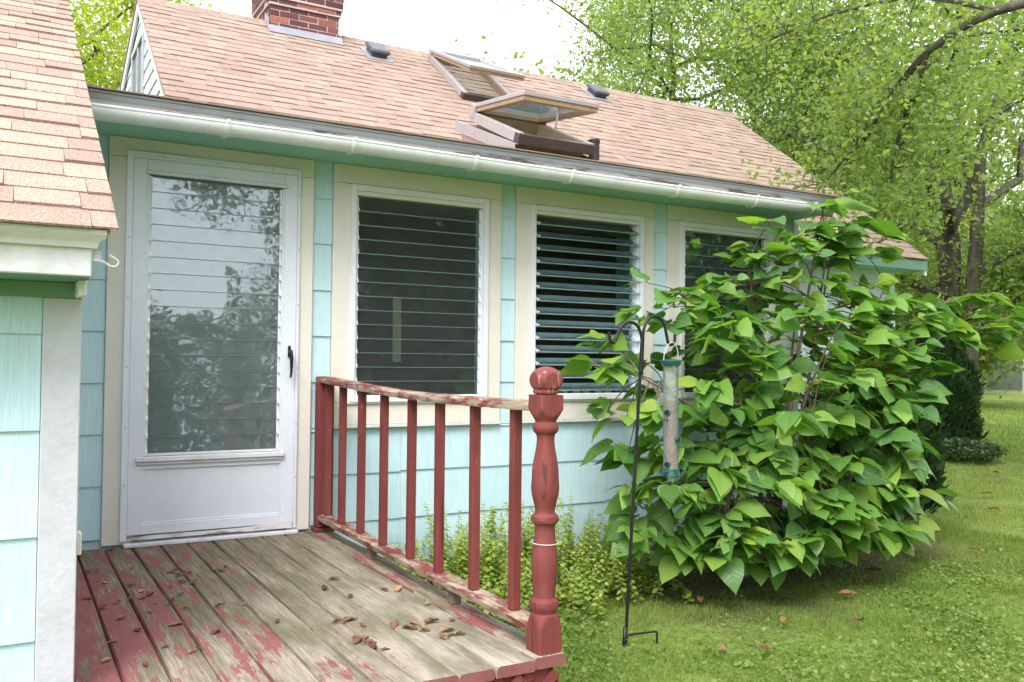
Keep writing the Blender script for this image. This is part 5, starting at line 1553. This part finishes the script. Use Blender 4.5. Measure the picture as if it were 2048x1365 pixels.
# ---------------- lawn grass and clover near the camera
def grass():
    rng = np.random.default_rng(3)
    out = []
    for (n, x0, x1, y0, y1, hmin, hmax, w) in ((230000, 1.5, 7.5, -3.4, 0.6, 0.010, 0.034, 0.0030), (130000, 5.5, 16, -3.0, 6.0, 0.02, 0.05, 0.005), (60000, 14, 34, 0, 16, 0.04, 0.09, 0.012)):
        X = rng.uniform(x0, x1, n); Y = rng.uniform(y0, y1, n)
        u, v, wd = project(np.stack([X, Y, np.full(n, GZ)], 1))
        ok = (wd > 0.5) & (u > 900) & (u < 2350) & (v < 1500)
        ok &= ~((X > 0.15) & (X < 1.66) & (Y > -2.6)) & ~((Y > -0.04) & (X < 5.55)) & ~((Y > 1.7) & (X < 9.3))
        # bare under the bush, thin in worn patches
        d = ((X - 5.0) / 2.0) ** 2 + ((Y + 0.30) / 0.80) ** 2
        nz = np.sin(X * 2.1 + 1) * np.sin(Y * 2.7) + 0.6 * np.sin(X * 5.3 + Y * 3.1)
        ok &= (d + 0.25 * nz > 0.95) | (rng.uniform(size=n) < 0.05 + 0.6 * np.clip(d - 0.25, 0, 1))
        ok &= (nz < 0.85) | (rng.uniform(size=n) < 0.20)
        X, Y = X[ok], Y[ok]; m = len(X)
        cl = np.sin(X * 7.3 + 2 * np.sin(Y * 3.1)) * np.sin(Y * 8.9 + 2 * np.sin(X * 2.7)); hgt = rng.uniform(hmin, hmax, m) * (1 + 0.3 * np.sin(X * 3.3) * np.sin(Y * 2.9) + 0.75 * np.clip(cl, 0, 1) ** 2)
        a = rng.uniform(0, 2 * math.pi, m); ln = rng.normal(0, 0.85, m)
        dx, dy = np.cos(a), np.sin(a)
        Z = GZ + 0.018 * np.sin(X * 1.7 + Y) * np.sin(Y * 1.3 - 0.6 * X) + 0.012 * np.sin(X * 4.1) * np.sin(Y * 3.7) - 0.004
        b = np.stack([X, Y, Z], 1); s = np.stack([-dy, dx, 0 * dx], 1) * w * 0.5
        mid = b + np.stack([dx * ln * hgt * 0.3, dy * ln * hgt * 0.3, hgt * 0.6], 1)
        tip = b + np.stack([dx * ln * hgt, dy * ln * hgt, hgt * (1 - 0.25 * np.abs(ln))], 1)
        out.append(np.stack([b - s, b + s, mid + s * .7, tip, mid - s * .7], 1))
    A = np.concatenate(out, 0); n = len(A); V = A.reshape(-1, 3); i = np.arange(n)[:, None] * 5
    F = np.concatenate([i + [0, 1, 2], i + [0, 2, 4], i + [4, 2, 3]], 0)
    o = bpy.data.objects.new('grass', np_mesh('grass', V, F, 'grass')); _link(o, None, (0, 0, 0))
    meta(o, 'short weedy lawn grass', 'grass', kind='stuff')
    # low clover and ground ivy between the blades
    n = 42000
    X = rng.uniform(1.7, 7, n); Y = rng.uniform(-3.2, 0.3, n)
    nz = np.sin(X * 1.9 + .5) * np.sin(Y * 2.2 + 1) + 0.5 * np.sin(X * 4.3 - Y * 3.3)
    d = ((X - 5.0) / 2.0) ** 2 + ((Y + 0.30) / 0.80) ** 2
    ok = (nz + rng.normal(0, 0.35, n) > 0.15) & ((d > 0.9) | (rng.uniform(size=n) < .12)) & ~((Y > -0.04) & (X < 5.55))
    X, Y = X[ok], Y[ok]; m = len(X)
    P = np.stack([X, Y, GZ + rng.uniform(0.008, 0.034, m)], 1)
    V, F = leaf_cloud(P, rand_dirs(m, rng, 2.2), rng.uniform(0.012, 0.030, m), rng, 0.2, 0.95)
    o = bpy.data.objects.new('clover', np_mesh('clover', V, F, 'grass')); _link(o, None, (0, 0, 0))
    meta(o, 'small leaved clover through the grass', 'clover', kind='stuff')
grass()

# ---------------- dry leaves
def dry_leaf_mesh(seed):
    r = random.Random(seed); vs, fs = [], []
    nu, nv = 6, 4; curl = r.uniform(0.8, 3.4); tw = r.uniform(-1.2, 1.2); crinkle = r.uniform(.03, .09)
    for i in range(nu + 1):
        t = i / nu; w = (0.06 + 0.62 * math.sin(math.pi * min(1, t * 0.93 + 0.05)) ** 0.8) * r.uniform(.82, 1.12)
        for j in range(nv + 1):
            s = (j / nv - 0.5) * w
            R0 = 0.5 / max(curl, .3)
            a = s / R0
            y, z = R0 * math.sin(a), R0 * (1 - math.cos(a))
            a2 = tw * (t - .5); y, z = y * math.cos(a2) - z * math.sin(a2), y * math.sin(a2) + z * math.cos(a2)
            vs.append([(t - 0.5) + r.uniform(-crinkle, crinkle) * .6, y, z + 0.16 * curl * .3 * (t - .5) ** 2 + r.uniform(-crinkle, crinkle)])
    for i in range(nu):
        for j in range(nv):
            k = i * (nv + 1) + j; fs.append((k, k + 1, k + nv + 2, k + nv + 1))
    zm = min(v[2] for v in vs)
    vs = [(v[0], v[1], v[2] - zm) for v in vs]
    me = bpy.data.meshes.new('dry_leaf'); me.from_pydata(vs, [], fs); me.materials.append(MT['deadleaf']); me.update()
    return me
DL = [dry_leaf_mesh(s) for s in range(9)]
def dry(name, loc, size, label, group, k=None):
    o = inst(name, DL[rnd.randrange(9) if k is None else k], None, loc, (rnd.uniform(-.12, .12), rnd.uniform(-.12, .12), rnd.uniform(0, 6.28)), (size, size * rnd.uniform(.8, 1.1), size * rnd.uniform(.7, 1.1)))
    meta(o, label, 'leaf', group)
DECK_PIX = [(220, 1103), (205, 1110), (265, 1137), (195, 1142), (210, 1165), (262, 1172), (175, 1144), (175, 1198), (205, 1216), (235, 1205), (283, 1183), (300, 1190), (285, 1197), (260, 1198), (312, 1207), (301, 1226), (345, 1200), (335, 1210),
            (340, 1174), (365, 1165), (360, 1150), (370, 1140), (380, 1147), (388, 1166), (345, 1143), (430, 1138), (443, 1143), (450, 1135), (275, 1262), (330, 1293), (352, 1250), (362, 1248), (395, 1295), (385, 1303), (290, 1332), (440, 1212), (490, 1208), (432, 1265), (242, 1237), (225, 1285), (213, 1320), (303, 1096), (360, 1190), (372, 1217),
            (668, 1158), (650, 1178), (700, 1192), (768, 1180), (795, 1178), (855, 1208), (700, 1240), (725, 1252), (675, 1245), (788, 1250), (812, 1255), (830, 1248), (845, 1254), (850, 1262), (822, 1258), (895, 1262), (900, 1272), (918, 1270), (885, 1276), (730, 1276), (715, 1282), (738, 1287), (770, 1300), (745, 1292), (555, 1243), (862, 1244), (905, 1240)]
for (u, v) in DECK_PIX:
    d = fw + rt2 * ((u - 1024) / FPX) + dn2 * ((v - 682.5) / FPX)
    t = (0.004 - CAM.z) / d.z
    p = CAM + d * t
    sz = rnd.uniform(0.022, 0.056) if u < 600 else rnd.uniform(0.028, 0.072)
    dry('dry_leaf', p, sz, 'small curled dry brown leaf lying on the weathered deck boards', 'dry leaves on the deck')
for (x, y, s) in ((3.62, -1.02, 0.10), (3.30, -1.85, 0.08), (4.5, -1.35, 0.11), (4.95, -1.2, 0.09), (3.75, -1.55, 0.08), (5.2, -1.0, 0.1), (3.1, -1.75, 0.07), (6.5, -0.9, 0.1), (8.5, 0.2, 0.12), (9.5, 0.9, 0.13), (4.1, -1.75, 0.09), (11.5, 2.0, 0.14), (5.9, -0.75, 0.1)):
    dry('fallen_leaf', (x, y, GZ + 0.035), s, 'tan fallen leaf lying in the lawn grass', 'fallen leaves on the lawn')

# ---------------- trees on the near side of the yard, seen mirrored in the louvre glass
for i, (x, y, h, cr, n) in enumerate(((9.0, -12.5, 11.0, 3.6, 30000), (14.5, -13.5, 12.0, 4.2, 30000), (20.5, -12.0, 10.0, 4.2, 22000))):
    tree('yard_tree', 'dark leafy yard tree across the garden, mirrored in the window louvres', (x, y, GZ), h, cr, 400 + i, 'dark_leaf', n, 0.24, 0.25, 0.04, 18, group='yard trees across the garden', clump=0.75)
def reach(mb, rng):
    q = arc_pts([(6.4, -12.6, 5.2), (5.4, -12.3, 6.6), (4.3, -12.0, 6.9), (3.6, -11.9, 6.3), (3.2, -11.8, 5.6)], 5)
    limb(mb, q, 0.08, 0.02, 6); tips = []
    for c in q[5:]:
        for _ in range(4): tips.append(c + Vector(rng.normal(size=3) * 0.4))
    return tips
tree('yard_tree', 'yard tree with a drooping branch mirrored in the upper door glass', (6.9, -12.8, GZ), 8.5, 1.8, 410, 'dark_leaf', 9000, 0.16, 0.16, 0.45, 9, extra=reach, clump=0.3)
for i, (x, y, r, h) in enumerate(((2.0, -24, 2.8, 7.4), (5.4, -25, 2.4, 6.2), (8.2, -24, 2.6, 7.8), (-2.5, -25, 3.0, 7.0), (14, -23, 3.0, 7.4), (20, -22, 3, 7.4))):
    shrub('garden_shrub', 'tall garden shrub across the yard, mirrored low in the door glass', (x, y, GZ), r, h, 6000, 0.26, 'dark_leaf', 500 + i, 'garden shrubs across the yard')
